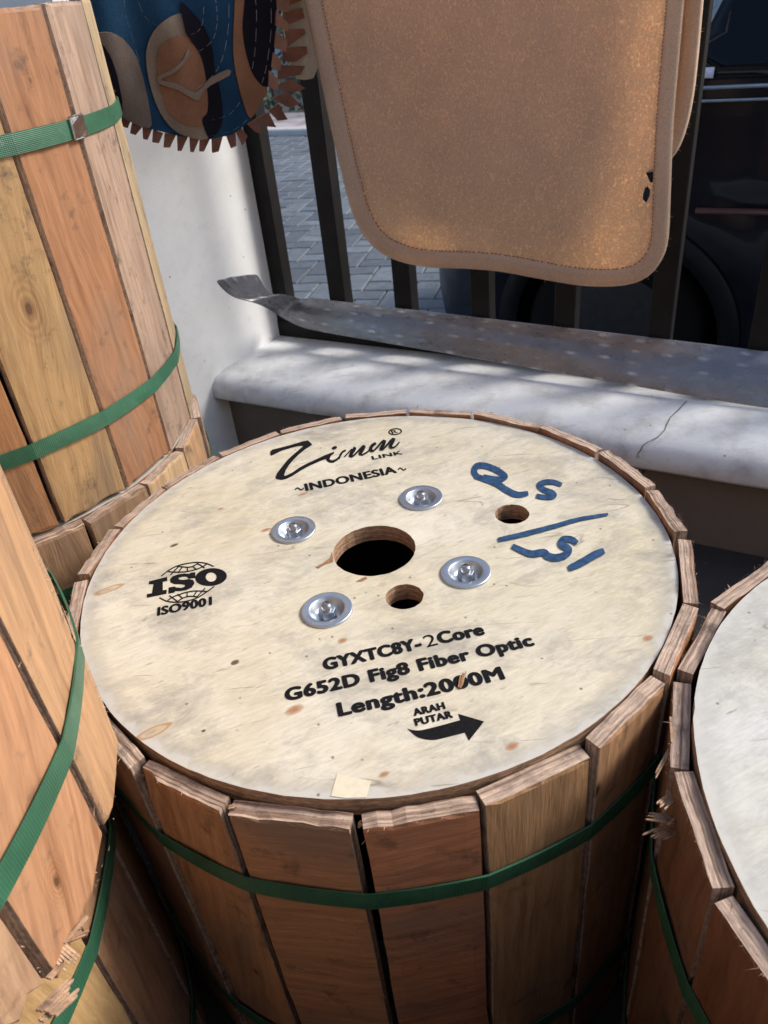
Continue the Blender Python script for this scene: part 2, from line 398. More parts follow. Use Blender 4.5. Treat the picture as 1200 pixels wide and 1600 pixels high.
def m_paver():
    k = NT('grey_pavers', 0.7, 0.3); co = k.coord(); seed = k.attr('seed').outputs['Vector']; v = k.vmath('ADD', co, seed)
    s = k.node('ShaderNodeSeparateXYZ'); k.link(seed, s.inputs[0])
    base = k.ramp(k.math('FRACT', s.outputs[0]), (0.0, (0.085, 0.10, 0.118)), (1.0, (0.155, 0.178, 0.205)))
    c = k.mix(1.0, base, k.ramp(k.noise(v, 30, 6, 0.7), (0.3, 0.7), (0.7, 1.2)), 'MULTIPLY')
    k.color(c); k.bump(k.noise(v, 200, 4), 0.3, 0.002); return k.m
MT['paver'] = m_paver()
def m_paver_far():
    k = NT('grey_pavers_far', 0.7, 0.3); co = k.coord()
    k.color(k.ramp(k.noise(co, 2.3, 8, 0.7), (0.35, (0.085, 0.10, 0.118)), (0.65, (0.155, 0.178, 0.205)))); k.bump(k.noise(co, 60, 4), 0.3, 0.002); return k.m
MT['paver_far'] = m_paver_far()

# herringbone pavers outside the gate: single ones where they can be told apart, the rest as one mass
rnd = random.Random(5)
PW = 0.120; PA = R(163); pu = Vector((math.cos(PA), math.sin(PA), 0)); pv = Vector((-math.sin(PA), math.cos(PA), 0))
porg = tnz(1.6, 2.6, YD)
paver_me = []
for dims in ((2, 1), (1, 2)):
    a, b = (dims[0] * PW - 0.006) / 2, (dims[1] * PW - 0.006) / 2; e = 0.006
    vs_ = [(-a, -b, 0), (a, -b, 0), (a, b, 0), (-a, b, 0), (-a, -b, .014), (a, -b, .014), (a, b, .014), (-a, b, .014),
           (-a + e, -b + e, .019), (a - e, -b + e, .019), (a - e, b - e, .019), (-a + e, b - e, .019)]
    fs = [(8, 9, 10, 11)] + [(i, (i + 1) % 4, 4 + (i + 1) % 4, 4 + i) for i in range(4)] + [(4 + i, 4 + (i + 1) % 4, 8 + (i + 1) % 4, 8 + i) for i in range(4)]
    me = pyd('paver', vs_, fs); me.materials.append(MT['paver']); paver_me.append(me)
single, mass = [], []
for i in range(-50, 51):
    for j in range(-16, 17):
        for q, (dx, dy) in enumerate(((1.0, 0.5), (0.5, 2.0))):
            c = porg + pu * PW * (i + 4 * j + dx) + pv * PW * (i + dy)
            nn, tt = c.dot(N), c.dot(T)
            if nn < 1.74 or nn > 7.05 or tt > 6.5 or tt < 0.2: continue
            x, y = project(c)
            (single if 395 < x < 665 and nn < 5.0 else mass).append((nn, c, q))
single.sort(key=lambda s: s[0])
mass += single[280:]
for nn, c, q in single[:280]:
    o = bpy.data.objects.new('paver', paver_me[q]); COL.objects.link(o); o.parent = ground
    o.location = c + Vector((0, 0, 0.005 + rnd.uniform(-.0015, .0015))); o.rotation_euler = (rnd.gauss(0, .008), rnd.gauss(0, .008), PA + rnd.gauss(0, .006))
    o['seed'] = [rnd.uniform(0, 9), rnd.uniform(0, 9), 0.0]
V, Fc = [], []
for nn, c, q in mass:
    base = len(V); Rm = Matrix.Rotation(PA + rnd.gauss(0, .006), 3, 'Z'); dz = rnd.uniform(-.002, .002)
    for v in paver_me[q].vertices: V.append(c + Rm @ v.co + Vector((0, 0, .005 + dz)))
    Fc += [tuple(base + i for i in p.vertices) for p in paver_me[q].polygons]
far = add('pavers_beyond', pyd('pavers_beyond', V, Fc), MT['paver_far'], ground); tag(far, kind='stuff')

# pale kerb, hedge and house across the yard
def tn_box(name, t0, t1, n0, n1, z0, z1, mat, parent=None, bev=0.0):
    c = tnz((t0 + t1) / 2, (n0 + n1) / 2, (z0 + z1) / 2)
    bm = bevel_box(abs(t1 - t0), abs(n1 - n0), abs(z1 - z0), bev) if bev else None
    if not bm:
        bm = bmesh.new(); bmesh.ops.create_cube(bm, size=1); bmesh.ops.scale(bm, vec=(abs(t1 - t0), abs(n1 - n0), abs(z1 - z0)), verts=bm.verts)
    o = add(name, from_bm(name, bm), mat)
    o.rotation_euler = (0, 0, WA)
    if parent:
        o.parent = parent; o.location = c - parent.location
    else: o.location = c
    return o
k_ = tn_box('kerb', -2, 9, 7.10, 7.30, YD, YD + 0.08, m_plaster('kerb_concrete', (0.55, 0.53, 0.52), (0.42, 0.36, 0.36), 0.5), bev=0.012)
tag(k_, kind='structure')
pl = tn_box('footpath', -2, 9, 7.30, 8.25, YD, YD + 0.075, m_plain('worn_footpath', (0.46, 0.40, 0.39), 0.9, var=0.4, vs_=5)); tag(pl, kind='structure')
hb = empty('hedge', tnz(4.6, 8.7, YD)); tag(hb, 'dark clipped hedge behind the pale kerb across the yard', 'hedge')
bm = bmesh.new(); rr = random.Random(3)
for _ in range(5200):
    p = tnz(rr.uniform(-3.5, 3.5), rr.uniform(-.35, .35), 0.05 + 1.5 * rr.random())
    d1 = Vector((rr.gauss(0, 1), rr.gauss(0, 1), rr.gauss(0, 1))).normalized() * .05; d2 = d1.orthogonal().normalized() * .028
    f = [bm.verts.new(p + d1), bm.verts.new(p + d2), bm.verts.new(p - d1), bm.verts.new(p - d2)]; bm.faces.new(f)
hl = add('foliage', from_bm('foliage', bm), m_plain('dark_leaves', (0.035, 0.06, 0.035), 0.6, var=0.5, vs_=6, bump=0), hb); tag(hl, kind='stuff')
for i in range(9):
    t_ = -3.2 + i * 0.8
    add('stem', from_bm('stem', bevel_box(.035, .035, .9, .006)), m_plain('bark', (0.09, 0.065, 0.045), 0.9), hb, T * t_ + Vector((0, 0, .45)))
hs = empty('house', tnz(1.0, 13.0, YD)); tag(hs, 'pale blue grey house wall behind the hedge', 'house')
tn_box('wall', -8, 12, 13.0, 13.4, YD, 3.0, m_plaster('pale_render', (0.42, 0.46, 0.52), (0.34, 0.37, 0.42), 0.4, 0.2), hs)
for i in range(4): tn_box('window', -5.5 + i * 4, -4.1 + i * 4, 12.96, 13.02, 0.8, 2.1, MT['dark'], hs, 0.01)

hw = add('wall', pyd('wall', *box_pts(Vector((7, 0, 0)), Vector((0, -0.2, 0)), Vector((0, 0, 2.2)), Vector((-4.2, -0.95, 0)))), m_plaster('added_wall_render', (0.62, 0.57, 0.51), (0.50, 0.46, 0.41), 0.4))  # unseen wall added behind the camera to block low sky from the drum fronts
tag(hw, kind='structure')

# ------------------------------------------------------------------ low wall, pillar, gate
LW = empty('low_wall', tnz(0.0, 1.3, 0)); tag(LW, 'low plastered wall with a worn white rounded ledge under the gate', 'wall')
prof = [(1.66, -0.28), (1.66, 0.222), (1.655, 0.2255), (1.60, 0.2265), (1.45, 0.2255), (1.36, 0.2245), (1.305, 0.2235), (1.272, 0.220), (1.254, 0.213), (1.243, 0.202), (1.239, 0.190), (1.238, 0.174), (1.241, 0.1685), (1.275, 0.168)]
ts = [1.22 - 0.06 * i for i in range(62)]
rw = random.Random(8)
V, Fc = [], []
for t_ in ts:
    for (n_, z_) in prof:
        j = 0.0016 if 0.16 < z_ < 0.224 and n_ < 1.4 else 0
        V.append(tnz(t_, n_ + rw.gauss(0, j), z_ + rw.gauss(0, j * .7)))
m = len(prof)
for a in range(len(ts) - 1):
    for b in range(m - 1):
        Fc.append((a * m + b, a * m + b + 1, (a + 1) * m + b + 1, (a + 1) * m + b))
wmesh('ledge', V, Fc, MT['ledge'], LW, True)
P, Fb = box_pts(T * 3.7, N * 0.33, Vector((0, 0, 0.1695)), tnz(-2.46, 1.28, 0))
wmesh('wall_base', P, Fb, MT['wall'], LW)
# crack over the ledge and the joint below it
def ledge_pt(x, y):
    """photo point dropped on the ledge profile"""
    d = ray(x, y); best = None
    for (n0, z0), (n1, z1) in zip(prof[1:-1], prof[2:]):
        for s in range(21):
            f = s / 20; n_, z_ = n0 + (n1 - n0) * f, z0 + (z1 - z0) * f
            p = EYE + d * (n_ / d.dot(N)); e = abs(p.z - z_)
            if best is None or e < best[0]: best = (e, p)
    return best[1]
cr = [(1073, 626), (1060, 641), (1048, 652), (1042, 663), (1039, 672), (1028, 683), (1014, 690), (1005, 696), (1001, 704), (996, 710), (1000, 716), (998, 721), (1004, 727)]
V, Fc = [], []
for i, (x, y) in enumerate(cr):
    w = 0.7 + 0.5 * math.sin(i * 1.7) ** 2
    for s in (-1, 1):
        p = ledge_pt(x + s * w, y + s * 0.3 * w); V.append(p - N * 0.0022 + Vector((0, 0, 0.0012)))
Fc = [(2 * i, 2 * i + 1, 2 * i + 3, 2 * i + 2) for i in range(len(cr) - 1)]
wmesh('crack', V, Fc, m_plain('crack_dark', (0.20, 0.185, 0.17), 0.9), LW)
tj = on_n(1007, 735, 1.28).dot(T)
P, Fb = box_pts(T * .003, N * .004, Vector((0, 0, .165)), tnz(tj, 1.2785, 0.001)); wmesh('joint', P, Fb, MT['dark'], LW)

PL = empty('pillar', tnz(1.3, 1.3, 0)); tag(PL, 'white plastered pillar standing at the end of the black gate', 'pillar')
bm = bmesh.new()
A0, A1 = tnz(1.197, 1.10, 0), tnz(1.158, 1.492, 0)
base = [A1, A0, tnz(1.60, 1.10, 0), tnz(1.60, 1.538, 0), tnz(1.158, 1.538, 0)]
V = []
for z_ in (0.0, 1.9):
    V += [b + Vector((0, 0, z_)) for b in base]
Fc = [(0, 1, 2, 3, 4), (9, 8, 7, 6, 5)] + [(i, 5 + i, 5 + (i + 1) % 5, (i + 1) % 5) for i in range(5)]
wmesh('shaft', V, Fc, MT['white'], PL)

GT = empty('gate', tnz(0.5, 1.515, 0.2265)); tag(GT, 'black painted steel bar gate standing on the low wall', 'gate')
bars = [1.141, 0.974, 0.801, 0.616, 0.432, 0.244, 0.062, -0.12, -0.305, -0.49, -0.675, -0.86]
for t_ in bars:
    bm = bevel_box(0.043, 0.038, 0.80, 0.002); b = add('bar', from_bm('bar', bm), MT['steel'], GT, tnz(t_, 1.5135, 0.2265 + 0.04 + 0.40) - GT.location, (0, 0, WA))
for z_, h_ in ((0.2465, 0.040), (1.086, 0.04)):
    bm = bevel_box(2.15, 0.042, h_, 0.002); add('rail', from_bm('rail', bm), MT['steel'], GT, tnz(0.085, 1.5135, z_) - GT.location, (0, 0, WA))

# woven grey band lying along the gate foot, its end curled up by the pillar
def m_band():
    k = NT('grey_woven_band', 0.32, 0.6); co = k.coord('UV')
    v = k.map(co, scale=(1, 1, 1)); sp = k.node('ShaderNodeSeparateXYZ'); k.link(v, sp.inputs[0])
    n = k.noise(k.map(co, scale=(0.8, 1.2, 1)), 3, 5, 0.6)
    vb = k.node('ShaderNodeTexVoronoi'); k.link(k.map(co, scale=(1.85, 4.5, 1)), vb.inputs['Vector']); vb.inputs['Scale'].default_value = 1.0; vb.inputs['Randomness'].default_value = 0.22
    dash = k.ramp(vb.outputs['Distance'], (0.05, 1.0), (0.42, 0.0))
    row = k.math('SINE', k.math('MULTIPLY', sp.outputs[1], 2 * math.pi * 6.5))
    c = k.ramp(n, (0.30, (0.20, 0.205, 0.225)), (0.70, (0.30, 0.31, 0.335)))
    c = k.mix(k.math('MULTIPLY', k.ramp(vb.outputs['Distance'], (0.08, 0.6), (0.22, 0.0)), k.ramp(k.noise(k.map(co, scale=(3, 3, 1)), 2, 3), (0.36, 0.3), (0.55, 1.0))), c, (0.75, 0.77, 0.80))  # highlights of the embossed dashes painted into the colour
    k.color(c); k.b.inputs['Metallic'].default_value = 0.5
    k.bump(dash, 0.35, 0.0016); k.b.inputs['Specular IOR Level'].default_value = 0.8
    k.rough(k.ramp(k.noise(k.map(co, scale=(2, 3, 1)), 3, 5), (0.3, 0.22), (0.7, 0.42)))
    return k.m
MT['band'] = m_band()
sec = []   # (near edge, far edge) as world points
def rib(nx, ny, nd, fx, fy, fd, mode='nn'):
    a = on_n(nx, ny, nd) if mode[0] == 'n' else on_d(nx, ny, nd)
    b = on_n(fx, fy, fd) if mode[1] == 'n' else on_d(fx, fy, fd)
    sec.append((a, b))
rib(336, 439, 1.60, 403, 427, 1.655, 'dd')
rib(346, 450, 1.615, 409, 441, 1.67, 'dd')
rib(358, 461, 1.63, 416, 452, 1.69, 'dd')
rib(372, 467.5, 1.645, 423, 460, 1.71, 'dd')
rib(389, 471, 1.665, 434, 460, 1.735, 'dd')
rib(407, 476, 1.68, 449, 460, 1.755, 'dd')
rib(430, 489, 1.465, 462, 465, 1.488)
rib(449, 502, 1.462, 475, 467, 1.488)
rib(472, 512.5, 1.458, 492, 464.5, 1.488)
for f in range(0, 22):
    x = 500 + f * 60
    ny = 517 + (x - 490) * 0.1735; fy = 466.5 + (x - 500) * 0.1165
    rib(x, ny, 1.455 - 0.035 * min(1, (x - 500) / 620), x + 12, fy + 1.4, 1.488)
V, Fc, UV = [], [], []
NW = 9; dist = 0; prev = None
rb = random.Random(2)
for (a, b) in sec:
    mid = (a + b) / 2
    if prev is not None: dist += (mid - prev).length
    prev = mid
    for j in range(NW):
        s = j / (NW - 1); p = a.lerp(b, s)
        p = p + Vector((0, 0, 0.004 * math.sin(s * math.pi) + 0.0012 * math.sin(s * 19) + rb.gauss(0, .0004))) - N * 0.006 * math.sin(s * math.pi)
        if p.dot(N) < 1.48: p.z = max(p.z, 0.2285)
        V.append(p); UV.append((dist / 0.12, s))
for i in range(len(sec) - 1):
    for j in range(NW - 1):
        Fc.append((i * NW + j, i * NW + j + 1, (i + 1) * NW + j + 1, (i + 1) * NW + j))
band = wmesh('webbing_band', V, Fc, MT['band'], None, True)
uvl = band.data.uv_layers.new(name='UVMap')
for lp in band.data.loops: uvl.data[lp.index].uv = UV[lp.vertex_index]
sm = band.modifiers.new('thick', 'SOLIDIFY'); sm.thickness = 0.0018; sm.offset = 1
ss = band.modifiers.new('sub', 'SUBSURF'); ss.levels = 1; ss.render_levels = 2
tag(band, 'shiny grey woven band along the gate foot, end curled up', 'band')

# ------------------------------------------------------------------ cloth sheets traced on their own hanging surfaces
def smooth_poly(pts, n=4, closed=True):
    out = []; L = len(pts)
    for i in range(L if closed else L - 1):
        p0, p1, p2, p3 = (pts[(i - 1) % L], pts[i], pts[(i + 1) % L], pts[(i + 2) % L]) if closed else (pts[max(i - 1, 0)], pts[i], pts[i + 1], pts[min(i + 2, L - 1)])
        for s in range(n):
            u = s / n
            out.append(tuple(0.5 * (2 * p1[k] + (p2[k] - p0[k]) * u + (2 * p0[k] - 5 * p1[k] + 4 * p2[k] - p3[k]) * u * u + (3 * p1[k] - p0[k] - 3 * p2[k] + p3[k]) * u ** 3) for k in (0, 1)))
    if not closed: out.append(tuple(pts[-1]))
    return out
def inside(p, poly):
    x, y = p; c = False
    for i in range(len(poly)):
        x1, y1 = poly[i]; x2, y2 = poly[i - 1]
        if (y1 > y) != (y2 > y) and x < (x2 - x1) * (y - y1) / (y2 - y1) + x1: c = not c
    return c
def fill2d(poly, step=None, holes=()):
    pts = [Vector(p) for p in poly]; n = len(pts); edges = [(i, (i + 1) % n) for i in range(n)]
    for h in holes:
        b = len(pts); pts += [Vector(p) for p in h]; edges += [(b + i, b + (i + 1) % len(h)) for i in range(len(h))]
    if step:
        xs = [p[0] for p in poly]; ys = [p[1] for p in poly]
        x = min(xs) + step / 2; r0 = 0
        while x < max(xs):
            y = min(ys) + step / 2 + (r0 % 2) * step / 2; r0 += 1
            while y < max(ys):
                if inside((x, y), poly) and not any(inside((x, y), h) for h in holes): pts.append(Vector((x, y)))
                y += step
            x += step
    vs_, es, fs, *_r = delaunay_2d_cdt(pts, edges, [], 0, 1e-6)
    out = []
    for f in fs:
        cx = sum(vs_[i].x for i in f) / len(f); cy = sum(vs_[i].y for i in f) / len(f)
        if inside((cx, cy), poly) and not any(inside((cx, cy), h) for h in holes): out.append(tuple(f))
    return [tuple(v) for v in vs_], out
def cloth(name, poly, D, mat, parent, off=0.0, thick=0.004, step=14, holes=(), smooth=True):
    vs_, fs = fill2d(poly, step, holes)
    pts = [on_n(x, y, D(x, y) + off) for x, y in vs_]
    o = wmesh(name, pts, fs, mat, parent, smooth)
    bm = bmesh.new(); bm.from_mesh(o.data); bmesh.ops.recalc_face_normals(bm, faces=bm.faces)
    if sum((f.normal.dot(N) for f in bm.faces)) > 0: bmesh.ops.reverse_faces(bm, faces=bm.faces)
    bm.to_mesh(o.data); bm.free()
    if thick:
        s = o.modifiers.new('thick', 'SOLIDIFY'); s.thickness = thick; s.offset = -1
        e = o.modifiers.new('edges', 'EDGE_SPLIT'); e.split_angle = R(45)
    return o

# tan carpet, folded over so that a second layer hangs behind it
CP = empty('carpet', tnz(0.55, 1.42, Z0 + 0.02)); tag(CP, 'tan fleece carpet with stitched border hanging before the gate', 'carpet')
def Dc(x, y):
    return 1.352 + 0.010 * math.sin(x * 0.012 + 0.6) + 0.006 * math.sin(x * 0.027 + y * 0.006) + 0.006 * math.sin(y * 0.012) - 0.00002 * (y - 200)
def Db(x, y):
    return 1.466 + 0.006 * math.sin(x * 0.015 + 1.0)
front = [(440, -170), (462, -70), (477, 0), (500, 110), (520, 205), (540, 290), (557, 345), (585, 385), (622, 406), (670, 416), (725, 418), (785, 423), (850, 435), (915, 445), (975, 444), (1012, 430), (1034, 402), (1043, 368), (1046, 300), (1050, 200), (1058, 100), (1067, 0), (1075, -70), (1085, -170)]
fr = smooth_poly(front, 3, False)
hole = [(1007, 294), (1012, 291), (1016, 297), (1015, 306), (1009, 318), (1003, 312), (1004, 303)]
hole2 = [(1008, 270), (1026, 259), (1029, 283), (1015, 286)]
ctr = (790, 130)
def inset(poly, d):
    out = []; L = len(poly)
    for i in range(L):
        a, b = Vector(poly[max(i - 1, 0)]), Vector(poly[min(i + 1, L - 1)]); t_ = (b - a).normalized(); nrm = Vector((-t_.y, t_.x))
        if (Vector(ctr) - Vector(poly[i])).dot(nrm) < 0: nrm = -nrm
        out.append(tuple(Vector(poly[i]) + nrm * d))
    return out
inner = inset(fr, 20)
cloth('carpet_body', inner, Dc, MT['carpet'], CP, 0.0, 0.004, 14, (hole, hole2))
def edge_band(name, poly, D, w_in, mat, parent, off, r):
    """rolled binding along a sheet edge: half-round section"""
    inn = inset(poly, w_in); V, Fc = [], []; K = 7
    for (o_, i_) in zip(poly, inn):
        for s in range(K):
            u = s / (K - 1); x = o_[0] + (i_[0] - o_[0]) * u; y = o_[1] + (i_[1] - o_[1]) * u
            bulge = r * (1 - (2 * u - 1) ** 4) if s else 0
            V.append(on_n(x, y, D(x, y) + off - bulge + (0.004 if s in (0, K - 1) else 0)))
    for s in range(1):
        pass
    for i in range(len(poly) - 1):
        for s in range(K - 1): Fc.append((i * K + s, i * K + s + 1, (i + 1) * K + s + 1, (i + 1) * K + s))
    o = wmesh(name, V, Fc, mat, parent, True); sd = o.modifiers.new('thick', 'SOLIDIFY'); sd.thickness = 0.005; sd.offset = 0
    return o
edge_band('binding', fr, Dc, 24, MT['bind'], CP, 0.0, 0.0032)
# stitch line beside the binding
st = inset(fr, 25); V, Fc = [], []
rs = random.Random(4)
for i in range(6, len(st) - 7):
    a, b = Vector(st[i]), Vector(st[i + 1]); L = (b - a).length; u = 0
    d = (b - a) / L; nv = Vector((-d.y, d.x))
    while u < L - 4:
        q = [a + d * u + nv * rs.uniform(-.4, .4), a + d * (u + 4.2) + nv * rs.uniform(-.4, .4)]
        base = len(V)
        for p, s in ((q[0], -.9), (q[0], .9), (q[1], .9), (q[1], -.9)):
            pp = p + nv * s; V.append(on_n(pp.x, pp.y, Dc(pp.x, pp.y) - 0.0048))
        Fc.append((base, base + 1, base + 2, base + 3)); u += 6.0
wmesh('stitching', V, Fc, m_plain('brown_thread', (0.36, 0.21, 0.13), 0.9), CP)
back = [(520, -170), (530, 0), (545, 120), (560, 180), (590, 212), (640, 228), (760, 238), (900, 252), (990, 268), (1030, 262), (1056, 236), (1071, 200), (1082, 150), (1090, 80), (1097, 0), (1106, -90), (1114, -170)]
bk = smooth_poly(back, 3, False)
cloth('back_layer', bk, Db, m_fabric('tan_carpet_back', (0.66, 0.48, 0.36), 0.10, 900, 0.06), CP, 0.0, 0.006, 22)
edge_band('back_binding', bk, Db, 24, MT['bind'], CP, -0.004, 0.005)
V, Fc = [], []; rz = random.Random(21)
for poly, D, lo, hi in ((fr, Dc, 36, len(fr) - 2), (bk, Db, 26, len(bk) - 2)):
    for _ in range(1500):
        i = rz.randint(lo, hi - 1); u = rz.random(); a, b = Vector(poly[i]), Vector(poly[i + 1]); p = a.lerp(b, u); d2 = (b - a).normalized(); nn_ = Vector((d2.y, -d2.x))
        if (p - Vector(ctr)).dot(nn_) < 0: nn_ = -nn_
        L_ = rz.uniform(1.0, 2.6) if rz.random() < .97 else rz.uniform(4, 9)
        q = p + nn_ * L_ + d2 * rz.gauss(0, 1.2); p = p - nn_ * 1.5; dep = D(p.x, p.y) + rz.uniform(-.002, .006); b0 = len(V)
        s_ = d2 * (.32 if L_ < 3 else .2)
        V += [on_n(p.x - s_.x, p.y - s_.y, dep), on_n(p.x + s_.x, p.y + s_.y, dep), on_n(q.x, q.y, dep + rz.gauss(0, .002))]; Fc.append((b0, b0 + 1, b0 + 2))
fzz = wmesh('fuzz', V, Fc, m_fabric('pale_fuzz', (0.90, 0.80, 0.70), 0.5, 800, 0.02), CP); fzz['kind'] = 'stuff'
# the fold over the top, out of frame
tl, tr_ = on_n(440, -170, Dc(440, -170)), on_n(1100, -170, Dc(1090, -170)); bl, br = on_n(520, -170, 1.462), on_n(1114, -170, 1.462)
V = []; K = 9
for i in range(K):
    a = math.pi * i / (K - 1)
    for A, B in ((tl, bl), (tr_, br)):
        p = A.lerp(B, (1 - math.cos(a)) / 2) + Vector((0, 0, 0.05 * math.sin(a))); V.append(p)
wmesh('fold', V, [(2 * i, 2 * i + 1, 2 * i + 3, 2 * i + 2) for i in range(K - 1)], MT['carpet'], CP, True)

# patchwork cloth with a notched fringe
TX = empty('patchwork_cloth', tnz(1.0, 1.25, Z0 + 0.2)); tag(TX, 'blue patchwork cloth with tan leaf shapes and notched brown fringe', 'cloth')
KX = [(100, 1.02), (140, 1.05), (300, 1.20), (380, 1.295), (430, 1.36), (480, 1.405), (520, 1.42)]
def Dt(x, y):
    d = KX[-1][1]
    for (x0, d0), (x1, d1) in zip(KX, KX[1:]):
        if x <= x1: d = d0 + (d1 - d0) * (x - x0) / (x1 - x0); break
    return d + 0.008 * math.sin(x * 0.03 + y * 0.008) + 0.004 * math.sin(x * 0.07 - y * .02)
def cp(pts, s=3.2432, ox=130, oy=0): return [(ox + x / s, oy + y / s) for x, y in pts]
body = cp([(-20, -420), (-20, 0), (20, 300), (120, 520), (195, 585), (330, 650), (480, 688), (640, 706), (760, 680), (850, 610), (900, 500), (935, 440), (968, 300), (980, 140), (985, 0), (1000, -420)])
cloth('blue_panel', body, Dt, MT['blue'], TX, 0.0, 0.004, 10)
def patch(name, pts, mat, off, sm=3):
    q = cp(pts); q = smooth_poly(q, sm) if sm else q
    return cloth(name, q, Dt, mat, TX, -off, 0.0012, 9)
patch('taupe_leaf', [(40, 180), (120, 163), (200, 195), (270, 290), (310, 420), (338, 560), (335, 650), (195, 590), (200, 520), (170, 400), (110, 260), (60, 215)], MT['taupe'], 0.003)
patch('black_patch', [(50, 212), (110, 240), (160, 340), (190, 470), (198, 580), (150, 530), (90, 420)], MT['black'], 0.0045)
patch('tan_leaf', [(510, 70), (420, 100), (350, 170), (320, 260), (325, 360), (350, 470), (390, 570), (450, 650), (520, 690), (630, 705), (632, 600), (612, 400), (560, 180)], MT['tan'], 0.003)
patch('orange_oval', [(520, 180), (450, 190), (390, 240), (372, 320), (390, 440), (430, 560), (500, 625), (600, 640), (630, 560), (630, 430), (605, 300), (570, 215)], MT['orange'], 0.0045)
patch('black_leaf', [(492, 10), (560, 70), (620, 150), (655, 250), (668, 360), (690, 440), (706, 540), (700, 640), (650, 700), (625, 670), (605, 605), (635, 560), (628, 430), (600, 290), (530, 180), (515, 140)], MT['black'], 0.006)
patch('tan_stem', [(530, 245), (538, 285), (470, 365), (410, 392), (400, 408), (480, 425), (570, 470), (640, 400), (735, 352), (742, 382), (650, 430), (600, 475), (575, 512), (480, 455), (385, 425), (385, 380), (440, 360), (505, 305)], MT['tan'], 0.0072, 2)
patch('orange_leaf', [(785, -120), (765, 100), (762, 280), (785, 420), (815, 530), (850, 600), (900, 520), (935, 450), (860, 370), (820, 240), (810, 100), (835, -20), (860, -120)], MT['orange'], 0.003)
patch('black_oval', [(850, -120), (815, 60), (812, 180), (835, 300), (870, 390), (930, 440), (955, 330), (975, 160), (982, 0), (985, -120)], MT['black'], 0.0045)
# quilting threads
for th in ([(660, -60), (675, 30), (678, 120), (650, 210), (560, 270), (430, 280)], [(735, -60), (737, 120), (710, 280), (660, 380), (560, 460)], [(860, -60), (878, 50), (872, 240), (855, 360)], [(950, -40), (952, 150), (930, 330), (903, 430)], [(200, -60), (215, 70), (240, 160), (290, 330)], [(265, -50), (310, 80), (400, 140), (540, 175), (600, 130), (612, 20)], [(640, 610), (740, 580), (800, 510)], [(640, 690), (760, 660), (838, 600)]):
    q = smooth_poly(cp(th), 6, False); V = []; Fc = []
    for i, (x, y) in enumerate(q):
        for s in (-.35, .35): V.append(on_n(x + s, y, Dt(x, y) - 0.0085))
    Fc = [(2 * i, 2 * i + 1, 2 * i + 3, 2 * i + 2) for i in range(len(q) - 1) if i % 3 != 2]
    wmesh('thread', V, Fc, MT['thread'], TX)
teeth = [[(150, 530), (185, 555), (172, 585), (150, 570)], [(195, 585), (240, 615), (226, 650), (196, 640)], [(250, 615), (302, 640), (266, 685), (238, 676)], [(303, 640), (350, 655), (326, 710), (306, 705)], [(355, 655), (406, 675), (384, 726), (352, 722)],
         [(412, 675), (470, 685), (440, 748), (408, 748)], [(475, 685), (530, 695), (498, 765), (478, 765)], [(540, 695), (590, 700), (560, 772), (543, 770)], [(595, 700), (645, 700), (612, 768), (592, 768)], [(655, 700), (708, 690), (687, 768), (658, 775)],
         [(726, 685), (772, 670), (776, 740), (750, 752)], [(776, 672), (802, 650), (834, 690), (808, 738)], [(835, 630), (882, 600), (912, 680), (876, 670)], [(880, 600), (940, 570), (978, 645), (922, 640)], [(940, 560), (990, 525), (1036, 606), (985, 612)],
         [(960, 500), (1030, 460), (1098, 528), (1040, 545)], [(970, 440), (1050, 400), (1126, 448), (1072, 470)]]
for q in teeth: cloth('fringe_tooth', cp(q), Dt, MT['fringe'], TX, 0.002, 0.003, None, smooth=False)
m_f2 = m_fabric('pink_fringe_cloth', (0.38, 0.21, 0.15), 0.12, 800, 0.3)
for q in [[(975, 160), (1032, 200), (1030, 265), (968, 240)], [(978, 52), (1040, 118), (1036, 160), (974, 130)], [(980, -20), (1046, 0), (1042, 62), (984, 50)], [(962, 265), (1003, 305), (1000, 360), (953, 340)], [(942, 355), (992, 410), (985, 460), (938, 440)], [(980, -120), (1050, -90), (1046, -30), (984, -50)]]:
    cloth('fringe_tooth', cp(q), Dt, m_f2, TX, -0.007, 0.003, None, smooth=False)
for q in [[(1020, 60), (1110, 40), (1122, 90), (1030, 130)], [(1020, 150), (1120, 145), (1128, 170), (1040, 235)], [(1010, 245), (1132, 235), (1136, 272), (1080, 312), (1010, 312)], [(990, 330), (1126, 335), (1100, 378), (985, 402)], [(1010, -40), (1110, -60), (1112, 0), (1020, 40)]]:
    cloth('fringe_tooth', cp(q), Dt, MT['fringe'], TX, 0.006, 0.003, None, smooth=False)
cloth('cream_reverse', cp([(1000, -300), (1180, -300), (1185, 0), (1190, 330), (1165, 395), (1120, 405), (1080, 400), (1040, 300), (1010, 100)]), Dt, m_fabric('cream_cloth', (0.50, 0.47, 0.40), 0.1), TX, 0.012, 0.003, 10)

# ------------------------------------------------------------------ the car parked beyond the gate
def m_paint():
    k = NT('dark_car_paint', 0.22, 0.2); k.b.inputs['Coat Weight'].default_value = 0.2; k.b.inputs['Coat Roughness'].default_value = 0.05
    n = k.noise(k.coord(), 5, 4); k.color(k.ramp(n, (0.3, (0.006, 0.008, 0.013)), (0.7, (0.010, 0.014, 0.022)))); return k.m
MT['paint'] = m_paint(); MT['glass'] = m_plain('tinted_glass', (0.003, 0.006, 0.010), 0.06, spec=0.22, bump=0)
MT['rubber'] = m_plain('tyre_rubber', (0.008, 0.008, 0.009), 0.85, spec=0.15); MT['trim'] = m_plain('satin_trim', (0.34, 0.40, 0.48), 0.3, 0.6)
CAR = empty('parked_car', tnz(0.0, 2.95, YD)); tag(CAR, 'dark navy car parked just behind the black gate', 'car')
WC = (0.50, 0.005); AR = 0.300; SILL = -0.115
